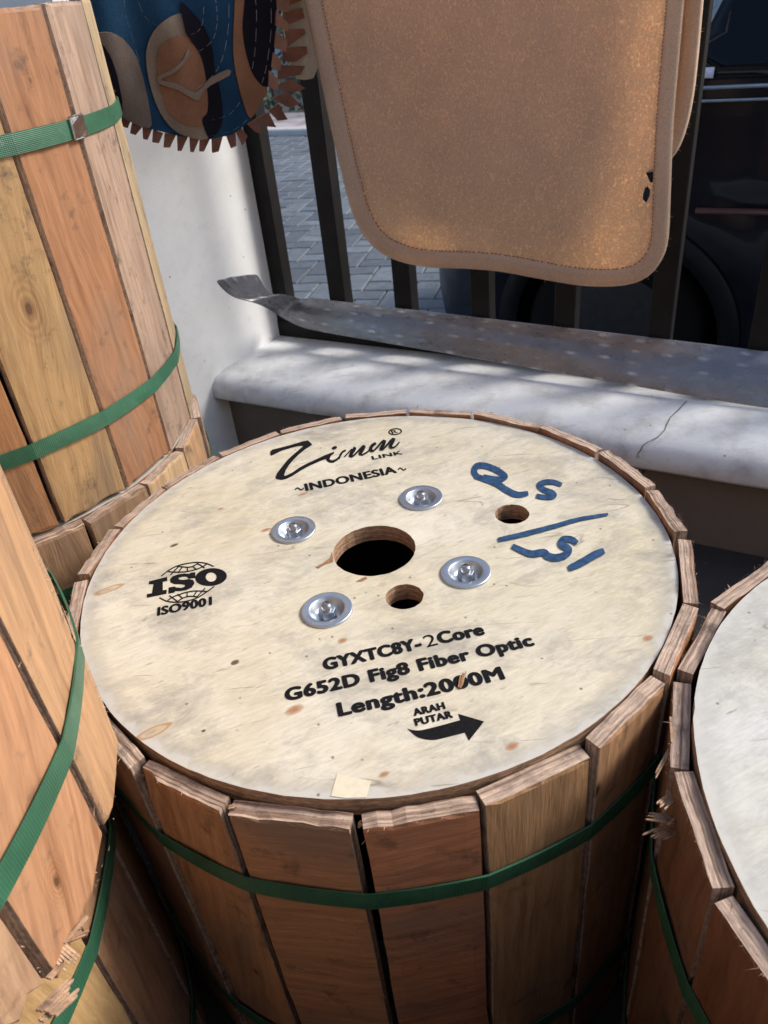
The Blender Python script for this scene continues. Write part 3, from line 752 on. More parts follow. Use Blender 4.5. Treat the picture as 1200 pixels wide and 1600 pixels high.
prof_car = [(1.10, SILL), (1.14, 0.05), (1.12, 0.30), (1.03, 0.545), (0.80, 0.61), (0.44, 0.655), (0.362, 0.70), (0.335, 0.765), (0.305, 0.84), (0.22, 1.02), (0.10, 1.12), (-0.15, 1.17), (-1.0, 1.18), (-1.7, 1.14), (-2.15, 0.78), (-2.5, 0.68), (-2.62, 0.4), (-2.6, SILL)]
low = [(-2.1, SILL)] + [(WC[0] + AR * math.cos(a) * -1, WC[1] + AR * math.sin(a)) for a in [R(-22 + i * (224 / 16)) for i in range(17)]]
low = [(-2.1, SILL)] + [q for q in low[1:] if q[1] >= SILL - .001]
rearw = [(-1.75 + AR * math.cos(R(a)) * -1, WC[1] + AR * math.sin(R(a))) for a in range(-22, 203, 14)]
outline = prof_car + [q for q in rearw if q[1] >= SILL - .001] + low[1:]
prof_smooth = outline
def car_n(t_, z_):      # side surface leans in above the belt and tucks under at the sill
    n_ = 2.20
    if z_ > 0.66: n_ += (z_ - 0.66) * 0.42
    if z_ < 0.25: n_ += (0.25 - z_) * 0.14
    n_ += 0.012 * max(0, 1 - abs(z_ - 0.40) / 0.03) - 0.006 * max(0, 1 - abs(z_ - 0.44) / .04)
    if t_ > 0.85: n_ += (t_ - 0.85) ** 2 * 2.2
    r = math.hypot(t_ - WC[0], z_ - WC[1])
    n_ -= 0.014 * max(0.0, 1 - abs(r - 0.415) / 0.05)
    return n_
vs2, fs2 = fill2d(outline, 0.045)
near = [tnz(t_, car_n(t_, z_), z_) for t_, z_ in vs2]; farp = [tnz(t_, 5.9 - 2.2 - (car_n(t_, z_) - 2.2), z_) for t_, z_ in vs2]
nv = len(near); nb = len(outline)
Fc = list(fs2) + [tuple(nv + i for i in reversed(f)) for f in fs2] + [(i, (i + 1) % nb, nv + (i + 1) % nb, nv + i) for i in range(nb)]
bo = wmesh('body', near + farp, Fc, MT['paint'], CAR, True)
md = bo.modifiers.new('split', 'EDGE_SPLIT'); md.split_angle = R(40)
def side_patch(name, poly, off, mat, parent=CAR, step=0.06):
    v2, f2 = fill2d(poly, step); pts = [tnz(t_, car_n(t_, z_) - off, z_) for t_, z_ in v2]
    o = wmesh(name, pts, f2, mat, parent, True); s = o.modifiers.new('t', 'SOLIDIFY'); s.thickness = 0.006; s.offset = 0; return o
side_patch('window', [(0.345, 0.672), (0.325, 0.765), (0.295, 0.84), (0.21, 1.0), (0.08, 1.09), (-0.15, 1.125), (-0.60, 1.13), (-0.60, 0.672)], 0.003, MT['glass'])
side_patch('window', [(-0.66, 0.672), (-0.66, 1.13), (-1.4, 1.11), (-1.75, 0.69)], 0.003, MT['glass'])
side_patch('belt_trim', [(0.36, 0.652), (0.36, 0.660), (-1.7, 0.660), (-1.7, 0.652)], 0.009, MT['trim'], step=None)
side_patch('belt_trim', [(0.36, 0.625), (0.36, 0.631), (-1.7, 0.631), (-1.7, 0.625)], 0.009, MT['trim'], step=None)
side_patch('side_moulding', [(0.30, 0.372), (0.30, 0.384), (-1.35, 0.384), (-1.35, 0.372)], 0.010, m_plain('moulding_reflection', (0.10, 0.042, 0.035), 0.35), step=None)  # red-brown colour stands in for an orange reflection on the trim
side_patch('door_seam', [(0.052, -.10), (0.052, 0.65), (0.048, 0.65), (0.048, -.10)], 0.004, MT['dark'], step=None)
stk = [on_n(x, y, 2.2) for x, y in ((1094, 107), (1116, 106), (1114, 122), (1093, 122))]
side_patch('sticker', [(p.dot(T), p.z) for p in stk], 0.0075, m_plain('pale_sticker', (0.62, 0.66, 0.80), 0.5, var=0.2, vs_=200), step=None)
def arc_strip(name, r0, r1, off, mat, a0=-20, a1=200):
    V = []; Fc = []; K = 40
    for i in range(K + 1):
        a = R(a0 + (a1 - a0) * i / K)
        for r in (r0, r1):
            t_, z_ = WC[0] - r * math.cos(a), WC[1] + r * math.sin(a); V.append(tnz(t_, car_n(t_, z_) - off, z_))
    Fc = [(2 * i, 2 * i + 1, 2 * i + 3, 2 * i + 2) for i in range(K)]
    o = wmesh(name, V, Fc, mat, CAR, True); s = o.modifiers.new('t', 'SOLIDIFY'); s.thickness = 0.006; s.offset = 0
arc_strip('arch_lip', 0.296, 0.352, 0.008, m_plain('arch_plastic', (0.009, 0.010, 0.012), 0.5, spec=0.2))
tn_box('underbody', -2.45, 0.98, 2.50, 3.40, SILL - .01, 0.55, MT['dark'], CAR)
for wt in (0.50, -1.75):
    w = empty('wheel', tnz(wt, 2.30, 0.262) - CAR.location); w.parent = CAR; w.rotation_euler = (0, 0, WA)
    # the wheel is a part: give it meshes of its own below an axle mesh
    COL.objects.unlink(w); bpy.data.objects.remove(w)
    bm = bmesh.new(); K = 48
    ring = [(0.165, -.085), (0.20, -.10), (0.245, -.098), (0.258, -.075), (0.2615, -.03), (0.2615, .03), (0.258, .075), (0.245, .098), (0.20, .10), (0.165, .085)]
    vv = [[bm.verts.new((r * math.cos(2 * math.pi * i / K), y, r * math.sin(2 * math.pi * i / K))) for r, y in ring] for i in range(K)]
    for i in range(K):
        for j in range(len(ring) - 1): bm.faces.new((vv[i][j], vv[(i + 1) % K][j], vv[(i + 1) % K][j + 1], vv[i][j + 1]))
    ty = add('tyre', from_bm('tyre', bm, True), MT['rubber'], CAR, tnz(wt, 2.325, YD + 0.2665) - CAR.location, (0, 0, WA))
    bm = bmesh.new()
    bmesh.ops.create_cone(bm, cap_ends=True, segments=32, radius1=.166, radius2=.15, depth=.16, matrix=Matrix.Rotation(R(90), 4, 'X'))
    add('rim', from_bm('rim', bm), m_plain('dark_alloy', (0.05, 0.052, 0.056), 0.4, 0.6), ty, (0, 0, 0))
    for s in range(5):
        bm = bevel_box(.03, .02, .14, .004); bmesh.ops.translate(bm, verts=bm.verts, vec=(0, -.088, .08)); bmesh.ops.rotate(bm, verts=bm.verts, matrix=Matrix.Rotation(2 * math.pi * s / 5, 3, 'Y'))
        add('spoke', from_bm('spoke', bm), m_plain('alloy_spoke', (0.12, 0.125, 0.135), 0.35, 0.7), ty, (0, 0, 0))

# ------------------------------------------------------------------ cable drums
RF, HH = 0.2795, 0.475
def disc_mesh(name, holes, thick, r=RF, seed=1):
    """round board with holes, top at z=0; slot 0 faces, slot 1 edges"""
    rd = random.Random(seed); K = 180
    outer = [((r + rd.gauss(0, .0002)) * math.cos(2 * math.pi * i / K), (r + rd.gauss(0, .0002)) * math.sin(2 * math.pi * i / K)) for i in range(K)]
    hs_ = []
    for (hx, hy, hr) in holes:
        k = 64 if hr > .03 else 40
        hs_.append([(hx + (hr + rd.gauss(0, .0002)) * math.cos(2 * math.pi * i / k), hy + (hr + rd.gauss(0, .0002)) * math.sin(2 * math.pi * i / k)) for i in range(k)])
    v2, f2 = fill2d(outer, None, hs_)
    e = 0.0012
    V = []; Fc = []; mi = []
    n = len(v2)
    loops = [outer] + hs_
    cen = [(0, 0)] + [(h[0], h[1]) for h in holes]
    V = [(x, y, 0.0) for x, y in v2] + [(x, y, -thick) for x, y in v2]
    for f in f2:
        a, b, c = [Vector(v2[i]) for i in f[:3]]
        ff = f if (b - a).cross(c - a) > 0 else tuple(reversed(f))
        Fc.append(ff); mi.append(0); Fc.append(tuple(n + i for i in reversed(ff))); mi.append(0)
    s = 0
    for li, lp in enumerate(loops):
        k = len(lp)
        for i in range(k):
            a, b = s + i, s + (i + 1) % k
            Fc.append((a, n + a, n + b, b) if li == 0 else (b, n + b, n + a, a)); mi.append(1)
        s += k
    me = pyd(name, V, Fc)
    for p, m_ in zip(me.polygons, mi): p.material_index = m_
    bm = bmesh.new(); bm.from_mesh(me); bmesh.ops.recalc_face_normals(bm, faces=bm.faces); bm.to_mesh(me); bm.free()
    return me

BOLT = [(on_z(x, y, Z0) - MC - Vector((0, 0, Z0))) for x, y in ((459, 829), (658, 779), (511, 954), (728, 895))]
HOLES = [(0.0, 0.0, 0.0405), (0.0233, -0.0747, 0.0172), (0.1424, 0.0336, 0.0172)]
SEATS = [(b.x, b.y, 0.0160) for b in BOLT]
disc_top = disc_mesh('flange', HOLES + SEATS, 0.018, seed=1)
disc_top_w = disc_mesh('flange', HOLES + SEATS, 0.018, seed=2)
disc_bot = disc_mesh('bottom_flange', HOLES[:1], 0.018, seed=3)
disc_top.materials.append(MT['flange']); disc_top.materials.append(MT['rim'])
disc_top_w.materials.append(MT['flange_w']); disc_top_w.materials.append(MT['rim'])
disc_bot.materials.append(MT['flange_w']); disc_bot.materials.append(MT['rim'])

def lathe(name, prof_, K=40, cap=False):
    V = []; Fc = []; m_ = len(prof_)
    for i in range(K):
        a = 2 * math.pi * i / K
        V += [(r * math.cos(a), r * math.sin(a), z) for r, z in prof_]
    for i in range(K):
        for j in range(m_ - 1): Fc.append((i * m_ + j, ((i + 1) % K) * m_ + j, ((i + 1) % K) * m_ + j + 1, i * m_ + j + 1))
    return pyd(name, V, Fc, True)
washer_me = lathe('washer', [(0.0232, 0.0), (0.0232, 0.0012), (0.0228, 0.0019), (0.0222, 0.0020), (0.0165, 0.0021), (0.0158, 0.0018), (0.0150, 0.0008), (0.0128, -0.0042), (0.0112, -0.0062), (0.0095, -0.0070), (0.0, -0.0070)])
washer_me.materials.append(MT['zinc'])
bm = bmesh.new(); bmesh.ops.create_cone(bm, cap_ends=True, segments=6, radius1=.0084, radius2=.0084, depth=.0076, matrix=Matrix.Translation((0, 0, -.0018)))
bmesh.ops.bevel(bm, geom=list(bm.edges), offset=.0007, segments=2, affect='EDGES'); nut_me = from_bm('nut', bm); nut_me.materials.append(MT['zinc'])
stud_me = lathe('stud', [(0.0044, -.006), (0.0044, 0.0066), (0.0036, 0.0076), (0.0, 0.0076)], 16)
stud_me.materials.append(m_plain('stud_steel', (0.42, 0.42, 0.43), 0.3, 1.0, vs_=300))
core_me = lathe('barrel', [(0.15, 0.02), (0.15, 0.455)], 32); core_me.materials.append(MT['dark'])

def stave_mesh(w, h, th, seed, rag=1.0, chips=(), bottom_cut=None):
    rd = random.Random(seed); NX, NZ = 9, 16
    def wob(s, k): return math.sin(s * k + seed) * 0.5 + math.sin(s * k * 2.3 + seed * 1.7) * 0.3
    xs = [-w / 2 + w * i / (NX - 1) for i in range(NX)]
    zs = [0, 0.004] + [h * (i / (NZ - 3)) for i in range(1, NZ - 3)] + [h - 0.004, h]
    zs = sorted(zs); NZ = len(zs)
    topj = [rag * (0.0004 * wob(i, 1.1) + rd.gauss(0, .0005)) for i in range(NX)]
    botj = [rag * (0.0012 * wob(i + 3, 1.3) + rd.gauss(0, .0007)) for i in range(NX)]
    lj = [rag * (0.0006 * wob(j, .6) + rd.gauss(0, .0003)) for j in range(NZ)]; rj = [rag * (0.0006 * wob(j + 7, .7) + rd.gauss(0, .0003)) for j in range(NZ)]
    V = []
    for side in (0, 1):                      # 0 inner, 1 outer
        for j, z in enumerate(zs):
            for i, x in enumerate(xs):
                X, Zz = x, z
                if i == 0: X += lj[j]
                if i == NX - 1: X += rj[j]
                if j == NZ - 1: Zz += topj[i] - (abs(rd.gauss(0, .0009)) * rag if side else 0)
                if j == NZ - 2: Zz += topj[i] * .6
                if j == 0: Zz += botj[i] + (abs(rd.gauss(0, .0012)) * rag if side else 0)
                if j == 0 and bottom_cut: Zz += bottom_cut(i / (NX - 1))
                if j == 1 and bottom_cut: Zz = max(Zz, 0.004 + bottom_cut(i / (NX - 1)) * 1.02)
                y = th * side + (0.0004 * wob(i + j * .4, .9) if side else 0)
                if side:                      # slightly eased outer arris
                    if i in (0, NX - 1) or j in (0, NZ - 1): y -= 0.0007 + abs(rd.gauss(0, .0004)) * rag
                    for (ci, cj, cd) in chips:
                        if abs(i - ci) <= 1 and abs(j - cj) <= 1: y -= cd
                V.append((X, y, Zz))
    n = NX * NZ; Fc = []; mi = []
    for j in range(NZ - 1):
        for i in range(NX - 1):
            a = j * NX + i
            Fc.append((a, a + 1, a + NX + 1, a + NX)); mi.append(0)
            Fc.append((n + a, n + a + NX, n + a + NX + 1, n + a + 1)); mi.append(0)
    per = [i for i in range(NX)] + [j * NX + NX - 1 for j in range(1, NZ)] + [(NZ - 1) * NX + i for i in range(NX - 2, -1, -1)] + [j * NX for j in range(NZ - 2, 0, -1)]
    for q in range(len(per)):
        a, b = per[q], per[(q + 1) % len(per)]
        Fc.append((a, n + a, n + b, b)); mi.append(1)
    me = pyd('stave', V, Fc)
    for p, m_ in zip(me.polygons, mi): p.material_index = m_
    bm = bmesh.new(); bm.from_mesh(me); bmesh.ops.recalc_face_normals(bm, faces=bm.faces); bm.to_mesh(me); bm.free()
    me.materials.append(MT['stave']); me.materials.append(MT['ply'])
    return me

def strap_mesh(corners, z, w, seed, r_out, sag=0.0):
    """flat band pulled over the board corners"""
    pts = []
    L = len(corners)
    for i in range(L):
        a0, a1 = corners[i], corners[(i + 1) % L]
        if a1 < a0: a1 += 360
        for s in range(6):
            u = s / 6; a = a0 + (a1 - a0) * u; h = (a1 - a0) / 2; d = abs(a - (a0 + h))
            r = (r_out + 0.0012) * math.cos(R(h)) / math.cos(R(d)) if h > 0 else r_out
            r += 0.0016 * math.sin(u * math.pi)
            pts.append((a, r))
    V = []; K = len(pts)
    for (a, r) in pts:
        ca, sa = math.cos(R(a)), math.sin(R(a)); zz = z + sag * math.sin(R(a) * 1.0 + seed) + 0.0012 * math.sin(R(a) * 3 + seed)
        tw = 0.0006 * math.sin(R(a) * 5 + seed)
        for (dr, dz) in ((0, -w / 2), (0.0011 + tw, -w / 2), (0.0013, 0), (0.0011 - tw, w / 2), (0, w / 2)):
            V.append(((r + dr) * ca, (r + dr) * sa, zz + dz))
    Fc = []
    for i in range(K):
        for j in range(5):
            Fc.append((i * 5 + j, ((i + 1) % K) * 5 + j, ((i + 1) % K) * 5 + (j + 1) % 5, i * 5 + (j + 1) % 5))
    return pyd('strap', V, Fc)

def drum(label, centre, base_z, seams, tints, top='w', seed=0, dz=None, grains=None, straps=((0.095, .018), (0.38, .018)), group=None, chip=None, cuts=None, sags=(0.0, 0.0)):
    rd = random.Random(seed + 77)
    root = empty('cable_drum', Vector((centre[0], centre[1], base_z)))
    tag(root, label, 'cable drum', group)
    flange = add('flange', disc_top if top == 'p' else disc_top_w, [], root, (0, 0, HH)); flange['seed'] = [seed * 1.3, 0.0, 0.0]
    b_ = add('bottom_flange', disc_bot, [], root, (0, 0, 0.0185)); b_['seed'] = [seed, 1.0, 0.0]
    add('barrel', core_me, [], root, (0, 0, 0))
    if top:
        for bp in BOLT:
            w = add('washer', washer_me, [], root, (bp.x, bp.y, HH + 0.0002), (0, 0, rd.uniform(0, 6)))
            add('nut', nut_me, [], w, (0, 0, 0), (0, 0, rd.uniform(0, 1))); add('stud', stud_me, [], w, (0, 0, 0))
    L = len(seams); staves = []
    for i in range(L):
        a0, a1 = seams[i], seams[(i + 1) % L]
        if a1 <= a0: a1 += 360
        am, hw = (a0 + a1) / 2, R((a1 - a0) / 2); rin = RF + 0.0012
        w = 2 * (rin + .0) * math.tan(hw) - 0.0022 - rd.uniform(0, .0030)
        th = rd.uniform(.0122, .0142)
        top_off = dz[i] if dz else rd.uniform(-.006, .004)
        bot = 0.0 if top_off < 0 else 0.0
        h = HH + top_off - bot - 0.001
        me = stave_mesh(w, h, th, seed * 100 + i, 1.0, chip.get(i, ()) if chip else (), cuts.get(i) if cuts else None)
        loc = (rin * math.cos(R(am)), rin * math.sin(R(am)), bot + 0.001)
        s = add('stave', me, [], root, loc, (rd.gauss(0, .002), rd.gauss(0, .003), R(am) - math.pi / 2 + rd.gauss(0, .010)))
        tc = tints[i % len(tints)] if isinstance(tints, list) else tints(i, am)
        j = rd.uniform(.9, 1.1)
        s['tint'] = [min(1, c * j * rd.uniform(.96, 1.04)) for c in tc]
        s['seed'] = [rd.uniform(0, 30), rd.uniform(0, 30), rd.uniform(0, 30)]
        s['grain'] = float(grains[i]) if grains and grains.get(i) is not None else rd.gauss(0, .10)
        s['knot'] = [rd.uniform(-.03, .03), rd.uniform(.04, .44), rd.choice([0.003, 0.004, 0.006])] if rd.random() < .45 else [5.0, 5.0, 0.004]
        staves.append(s)
    for q, (sz, sw) in enumerate(straps):
        st_ = add('strap', strap_mesh(seams, sz, sw, seed + q, 0.2966, sags[q]), [MT['strap']], root); st_['seed'] = [0, 0, 0]
    return root, flange, staves

def spread(known, total=None):
    return known
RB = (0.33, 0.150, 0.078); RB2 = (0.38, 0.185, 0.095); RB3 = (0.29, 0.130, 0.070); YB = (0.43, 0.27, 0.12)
# printed drum: seams read off the photograph, the hidden back spaced evenly
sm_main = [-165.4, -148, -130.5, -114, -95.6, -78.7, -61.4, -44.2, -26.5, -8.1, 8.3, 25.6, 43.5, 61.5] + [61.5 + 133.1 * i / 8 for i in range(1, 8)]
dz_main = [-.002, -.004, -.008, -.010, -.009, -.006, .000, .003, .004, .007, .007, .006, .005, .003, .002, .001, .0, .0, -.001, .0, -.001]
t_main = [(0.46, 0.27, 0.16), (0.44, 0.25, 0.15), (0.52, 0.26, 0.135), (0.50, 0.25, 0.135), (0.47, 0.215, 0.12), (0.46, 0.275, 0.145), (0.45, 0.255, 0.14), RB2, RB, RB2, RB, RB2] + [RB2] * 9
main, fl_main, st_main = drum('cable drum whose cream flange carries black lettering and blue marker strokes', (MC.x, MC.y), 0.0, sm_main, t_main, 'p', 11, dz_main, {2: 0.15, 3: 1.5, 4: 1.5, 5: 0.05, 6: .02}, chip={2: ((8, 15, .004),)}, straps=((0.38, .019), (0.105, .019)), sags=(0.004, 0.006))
main['group'] = 'stacked cable drums'

LBU = (-0.545, 0.973); LBL = (-0.536, 0.963); LFU = (-0.500, 0.305); LFL = (-0.540, 0.322); RGC = (0.4605, 0.253)
def ring(a0, n=21): return [((a0 + 360 * i / n + 180) % 360) - 180 for i in range(n)]
def sorted_ring(a0): return sorted(ring(a0))
s_lbu = sorted_ring(-52); s_lbl = sorted_ring(-65); s_lfu = sorted_ring(1.5); s_lfl = sorted_ring(-4.5); s_r = sorted_ring(149)
def tint_by(center_list, default):
    def f(i, am):
        am = ((am + 180) % 360) - 180
        for a, c in center_list:
            if abs(((am - a + 180) % 360) - 180) < 8.7: return c
        return default
    return f
lbu, _, st_lbu = drum('cable drum topping the stack beside the white pillar, strap joined by metal clip', LBU, Z0 - 0.015, s_lbu,
    tint_by([(-61, (0.37, 0.19, 0.095)), (-43.5, (0.45, 0.285, 0.135)), (-26.5, (0.38, 0.195, 0.10)), (-9.5, (0.36, 0.27, 0.195)), (8, (0.45, 0.35, 0.22))], RB2), 'w', 23, [0.010 + 0.002 * math.sin(i * 2.1) for i in range(21)], group='stacked cable drums')
lbl, _, st_lbl = drum('shaded bottom cable drum of the stack beside the white pillar', LBL, -0.0, s_lbl, tint_by([(-21, (0.52, 0.36, 0.22)), (-3, (0.48, 0.29, 0.16))], (0.38, 0.24, 0.14)), 'w', 31, [-.018 - 0.001 * (i % 3) for i in range(21)], group='stacked cable drums')
# the bottom drum is a touch shorter: lower its flange with its boards
for ch in lbl.children:
    if ch.name.startswith(('flange', 'washer')): ch.location.z -= 0.0185
def cutC(u): return 0.012 + 0.02 * u * (1 - u) + 0.006 * math.sin(u * 19)
iC = min(range(21), key=lambda i: abs((s_lfu[i] + 8.57) - (-24.2)))
iA = min(range(21), key=lambda i: abs((s_lfu[i] + 8.57) - 10.0)); iB = min(range(21), key=lambda i: abs((s_lfu[i] + 8.57) - (-7.1)))
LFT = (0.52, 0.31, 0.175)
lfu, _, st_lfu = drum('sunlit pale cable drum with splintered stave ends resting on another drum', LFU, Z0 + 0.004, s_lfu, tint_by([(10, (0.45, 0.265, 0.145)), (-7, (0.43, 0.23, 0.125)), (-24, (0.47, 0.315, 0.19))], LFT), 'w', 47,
    group='stacked cable drums', cuts={iC: cutC, iA: lambda u: 0.03 * max(0, u - 0.72) ** 1.5 * 3.0, iB: lambda u: 0.05 * max(0, 0.35 - u) ** 1.3 if u < .35 else 0.0}, grains={iA: 0.12, iB: 0.30, iC: 0.1})
lfl, _, st_lfl = drum('dark cable drum underneath the sunlit pale drum', LFL, 0.0, s_lfl, tint_by([(-13, (0.50, 0.33, 0.16)), (-30, (0.50, 0.35, 0.17))], (0.42, 0.24, 0.13)), 'w', 59, [0.0] * 21, group='stacked cable drums')
rgt, fl_r, st_r = drum('cable drum with bare greyish white flange and splintered plywood staves', RGC, 0.005, s_r, tint_by([], (0.215, 0.102, 0.052)), 'w', 67, [-.006 + .004 * math.sin(i * 1.9) for i in range(21)], group='stacked cable drums', straps=((0.355, .018), (0.09, .018)))

added_drum, _, _ = drum('cable drum standing between the sunlit pale drum and the white-flanged one', (0.0, -0.150), 0.0, sorted_ring(4), tint_by([], (0.36, 0.20, 0.11)), 'w', 83, group='stacked cable drums')  # extra drum below the frame, added to keep the gaps dark
def near_stave(lst, seams, a): return lst[min(range(21), key=lambda i: abs(seams[i] + 8.57 - a))]
near_stave(st_lbu, s_lbu, -43.5)['knot'] = [-0.004, 0.235, 0.010]
near_stave(st_lbu, s_lbu, -26.5)['knot'] = [0.0, 0.425, 0.0035]
near_stave(st_lfu, s_lfu, -7)['knot'] = [0.010, 0.045, 0.0045]
# metal clip and doubled strap end on the upper stacked drum
ang = R(-18.5)
bm = bevel_box(0.024, 0.0035, 0.0215, 0.0010)
rdm = random.Random(9)
bmesh.ops.subdivide_edges(bm, edges=list(bm.edges), cuts=2)
for v in bm.verts: v.co += Vector((0, rdm.gauss(0, .0005), rdm.gauss(0, .0003)))
add('clip', from_bm('clip', bm), MT['tin'], lbu, (0.2995 * math.cos(ang), 0.2995 * math.sin(ang), 0.38), (0, 0, ang - math.pi / 2))

# ------------------------------------------------------------------ print on the flange (real flat ink on the board)
ZP = Z0 + 0.00035
def fpt(x, y, z=ZP): return on_z(x, y, z) - Vector((MC.x, MC.y, Z0))       # flange-local
def ink_poly(name, px, mat=None, z=ZP, holes=()):
    P2 = [fpt(x, y) for x, y in px]; H2 = [[fpt(x, y) for x, y in h] for h in holes]
    v2, f2 = fill2d([(p.x, p.y) for p in P2], None, [[(p.x, p.y) for p in h] for h in H2])
    out = []
    for f in f2:
        a, b, c = [Vector(v2[i]) for i in f[:3]]; out.append(f if (b - a).cross(c - a) > 0 else tuple(reversed(f)))
    return add(name, pyd(name, [(x, y, z - Z0) for x, y in v2], out), mat or MT['ink'], fl_main)
def ink_stroke(name, px, w, mat=None, z=ZP, taper=0.0, jit=0.0, smooth=6, seed=0):
    rd = random.Random(seed); q = smooth_poly(px, smooth, False) if len(px) > 2 else [tuple(Vector(px[0]).lerp(Vector(px[1]), i / 8)) for i in range(9)]
    V = []; L = len(q)
    for i in range(L):
        a, b = Vector(q[max(i - 1, 0)]), Vector(q[min(i + 1, L - 1)]); d = (b - a).normalized(); nv_ = Vector((-d.y, d.x * 1.0))
        u = i / (L - 1); ww = (w[0] + (w[1] - w[0]) * u if isinstance(w, tuple) else w) * (1 - taper * abs(2 * u - 1) ** 3) / 2
        for s in (-1, 1):
            e = Vector(q[i]) + nv_ * s * (ww + rd.gauss(0, jit)); p = fpt(e.x, e.y); V.append((p.x, p.y, z - Z0 + 0.0000025 * i))
    # round caps
    Fc = [(2 * i, 2 * i + 1, 2 * i + 3, 2 * i + 2) for i in range(L - 1)]
    o = add(name, pyd(name, V, Fc), mat or MT['ink'], fl_main)
    return o
def _cap():
    cu = bpy.data.curves.new('h', 'FONT'); cu.body = 'H'; cu.size = 1.0; ob = bpy.data.objects.new('h', cu); COL.objects.link(ob); bpy.context.view_layer.update()
    me = bpy.data.meshes.new_from_object(ob.evaluated_get(bpy.context.evaluated_depsgraph_get())); c = max(v.co.y for v in me.vertices)
    bpy.data.objects.remove(ob); bpy.data.curves.remove(cu); bpy.data.meshes.remove(me); return c
CAP = _cap(); print('CAP', CAP)
def text(name, s, bl, br, top, bold=0.0, z=ZP, dep=None):
    """lettering whose baseline runs bl -> br (photo points) and whose capitals reach top"""
    cu = bpy.data.curves.new(name, 'FONT'); cu.body = s; cu.size = 1.0; cu.space_character = 1.0 + 1.6 * bold;  cu.fill_mode = 'FRONT'; cu.resolution_u = 5
    ob = bpy.data.objects.new(name, cu); COL.objects.link(ob); bpy.context.view_layer.update()
    me = bpy.data.meshes.new_from_object(ob.evaluated_get(bpy.context.evaluated_depsgraph_get()))
    bpy.data.objects.remove(ob); bpy.data.curves.remove(cu)
    A, B, C_ = fpt(*bl), fpt(*br), fpt(*top)
    xs = [v.co.x for v in me.vertices]; x0, x1 = min(xs), max(xs)
    ux = (B - A); nv_ = Vector((-ux.y, ux.x, 0)).normalized(); hgt = (C_ - A).dot(nv_); cap = CAP
    ex = ux.normalized() * bold * hgt / cap; ey = nv_ * bold * hgt / cap * 0.7
    sh = [(0, 0)] if bold < 0.006 else [(0, 0), (-.5, 0), (.5, 0)] + [(math.cos(a * math.pi / 6), math.sin(a * math.pi / 6)) for a in range(12)]
    V = []; Fc = []; W = x1 - x0
    for q, (sx, sy) in enumerate(sh):
        b = len(V)
        for v in me.vertices:
            f = (v.co.x - x0 + bold) / (W + 2 * bold); g = v.co.y / cap
            p = A + ux * f + nv_ * hgt * (g * (1 - 2 * bold * .7) + bold * .7) + ex * sx + ey * sy; V.append((p.x, p.y, z - Z0 + q * 6e-6))
        Fc += [tuple(b + i for i in p.vertices) for p in me.polygons]
    bpy.data.meshes.remove(me)
    return add(name, pyd(name, V, Fc), MT['ink'], fl_main)
def c6(x, y): return (430 + x / 2.857, 970 + y / 2.857)
def c5(x, y): return (620 + x / 8, 1080 + y / 8)
def c3(x, y): return (450 + x / 6, 720 + y / 6)
def c2(x, y): return (520 + x / 10, 660 + y / 10)
def c4(x, y): return (220 + x / 8, 870 + y / 8)
def c1(x, y): return (415 + x / 10, 660 + y / 10)
text('printed_line', 'GYXTC8Y-', c6(219, 222), c6(660, 122), c6(212, 170), 0.056)
text('printed_line', '2', c6(676, 119), c6(729, 106), c6(668, 66), 0.004)
text('printed_line', 'Core', c6(733, 104), c6(939, 60), c6(724, 52), 0.056)
text('printed_line', 'G652D Fig8 Fiber Optic', c6(46, 360), c6(1161, 108), c6(37, 305), 0.056)
text('printed_line', 'Length:2000M', c6(282, 428), c6(1030, 258), c6(272, 368), 0.056)
text('printed_line', 'ARAH', c5(218, 310), c5(614, 218), c5(200, 222), 0.056)
text('printed_line', 'PUTAR', c5(236, 434), c5(708, 326), c5(212, 346), 0.056)
text('printed_line', 'INDONESIA', c3(168, 283), c3(1026, 110), c3(157, 215), 0.040)
def tilde(x0, y0, x1, y1):
    dx = x1 - x0; dy = y1 - y0
    pts = [c3(x0 + dx * u, y0 + dy * u - 13 * math.sin(u * 2 * math.pi)) for u in [i / 10 for i in range(11)]]
    ink_stroke('printed_mark', pts, 1.9, smooth=2)
tilde(66, 272, 148, 254); tilde(1032, 84, 1106, 70)
text('printed_line', 'LINK', c2(618, 584), c2(1100, 492), c2(606, 528), 0.04)
text('printed_line', 'ISO9001', c4(204, 738), c4(890, 598), c4(192, 636), 0.045)
ink_poly('printed_arrow', smooth_poly([c5(*q) for q in [(130, 465), (200, 485), (290, 488), (400, 465), (560, 425), (795, 360)]], 4, False) + [c5(*q) for q in [(768, 282), (1092, 378), (902, 618), (852, 515)]] + smooth_poly([c5(*q) for q in [(852, 515), (700, 555), (520, 600), (440, 607), (360, 600), (280, 580), (220, 545), (130, 465)]], 4, False)[1:-1])
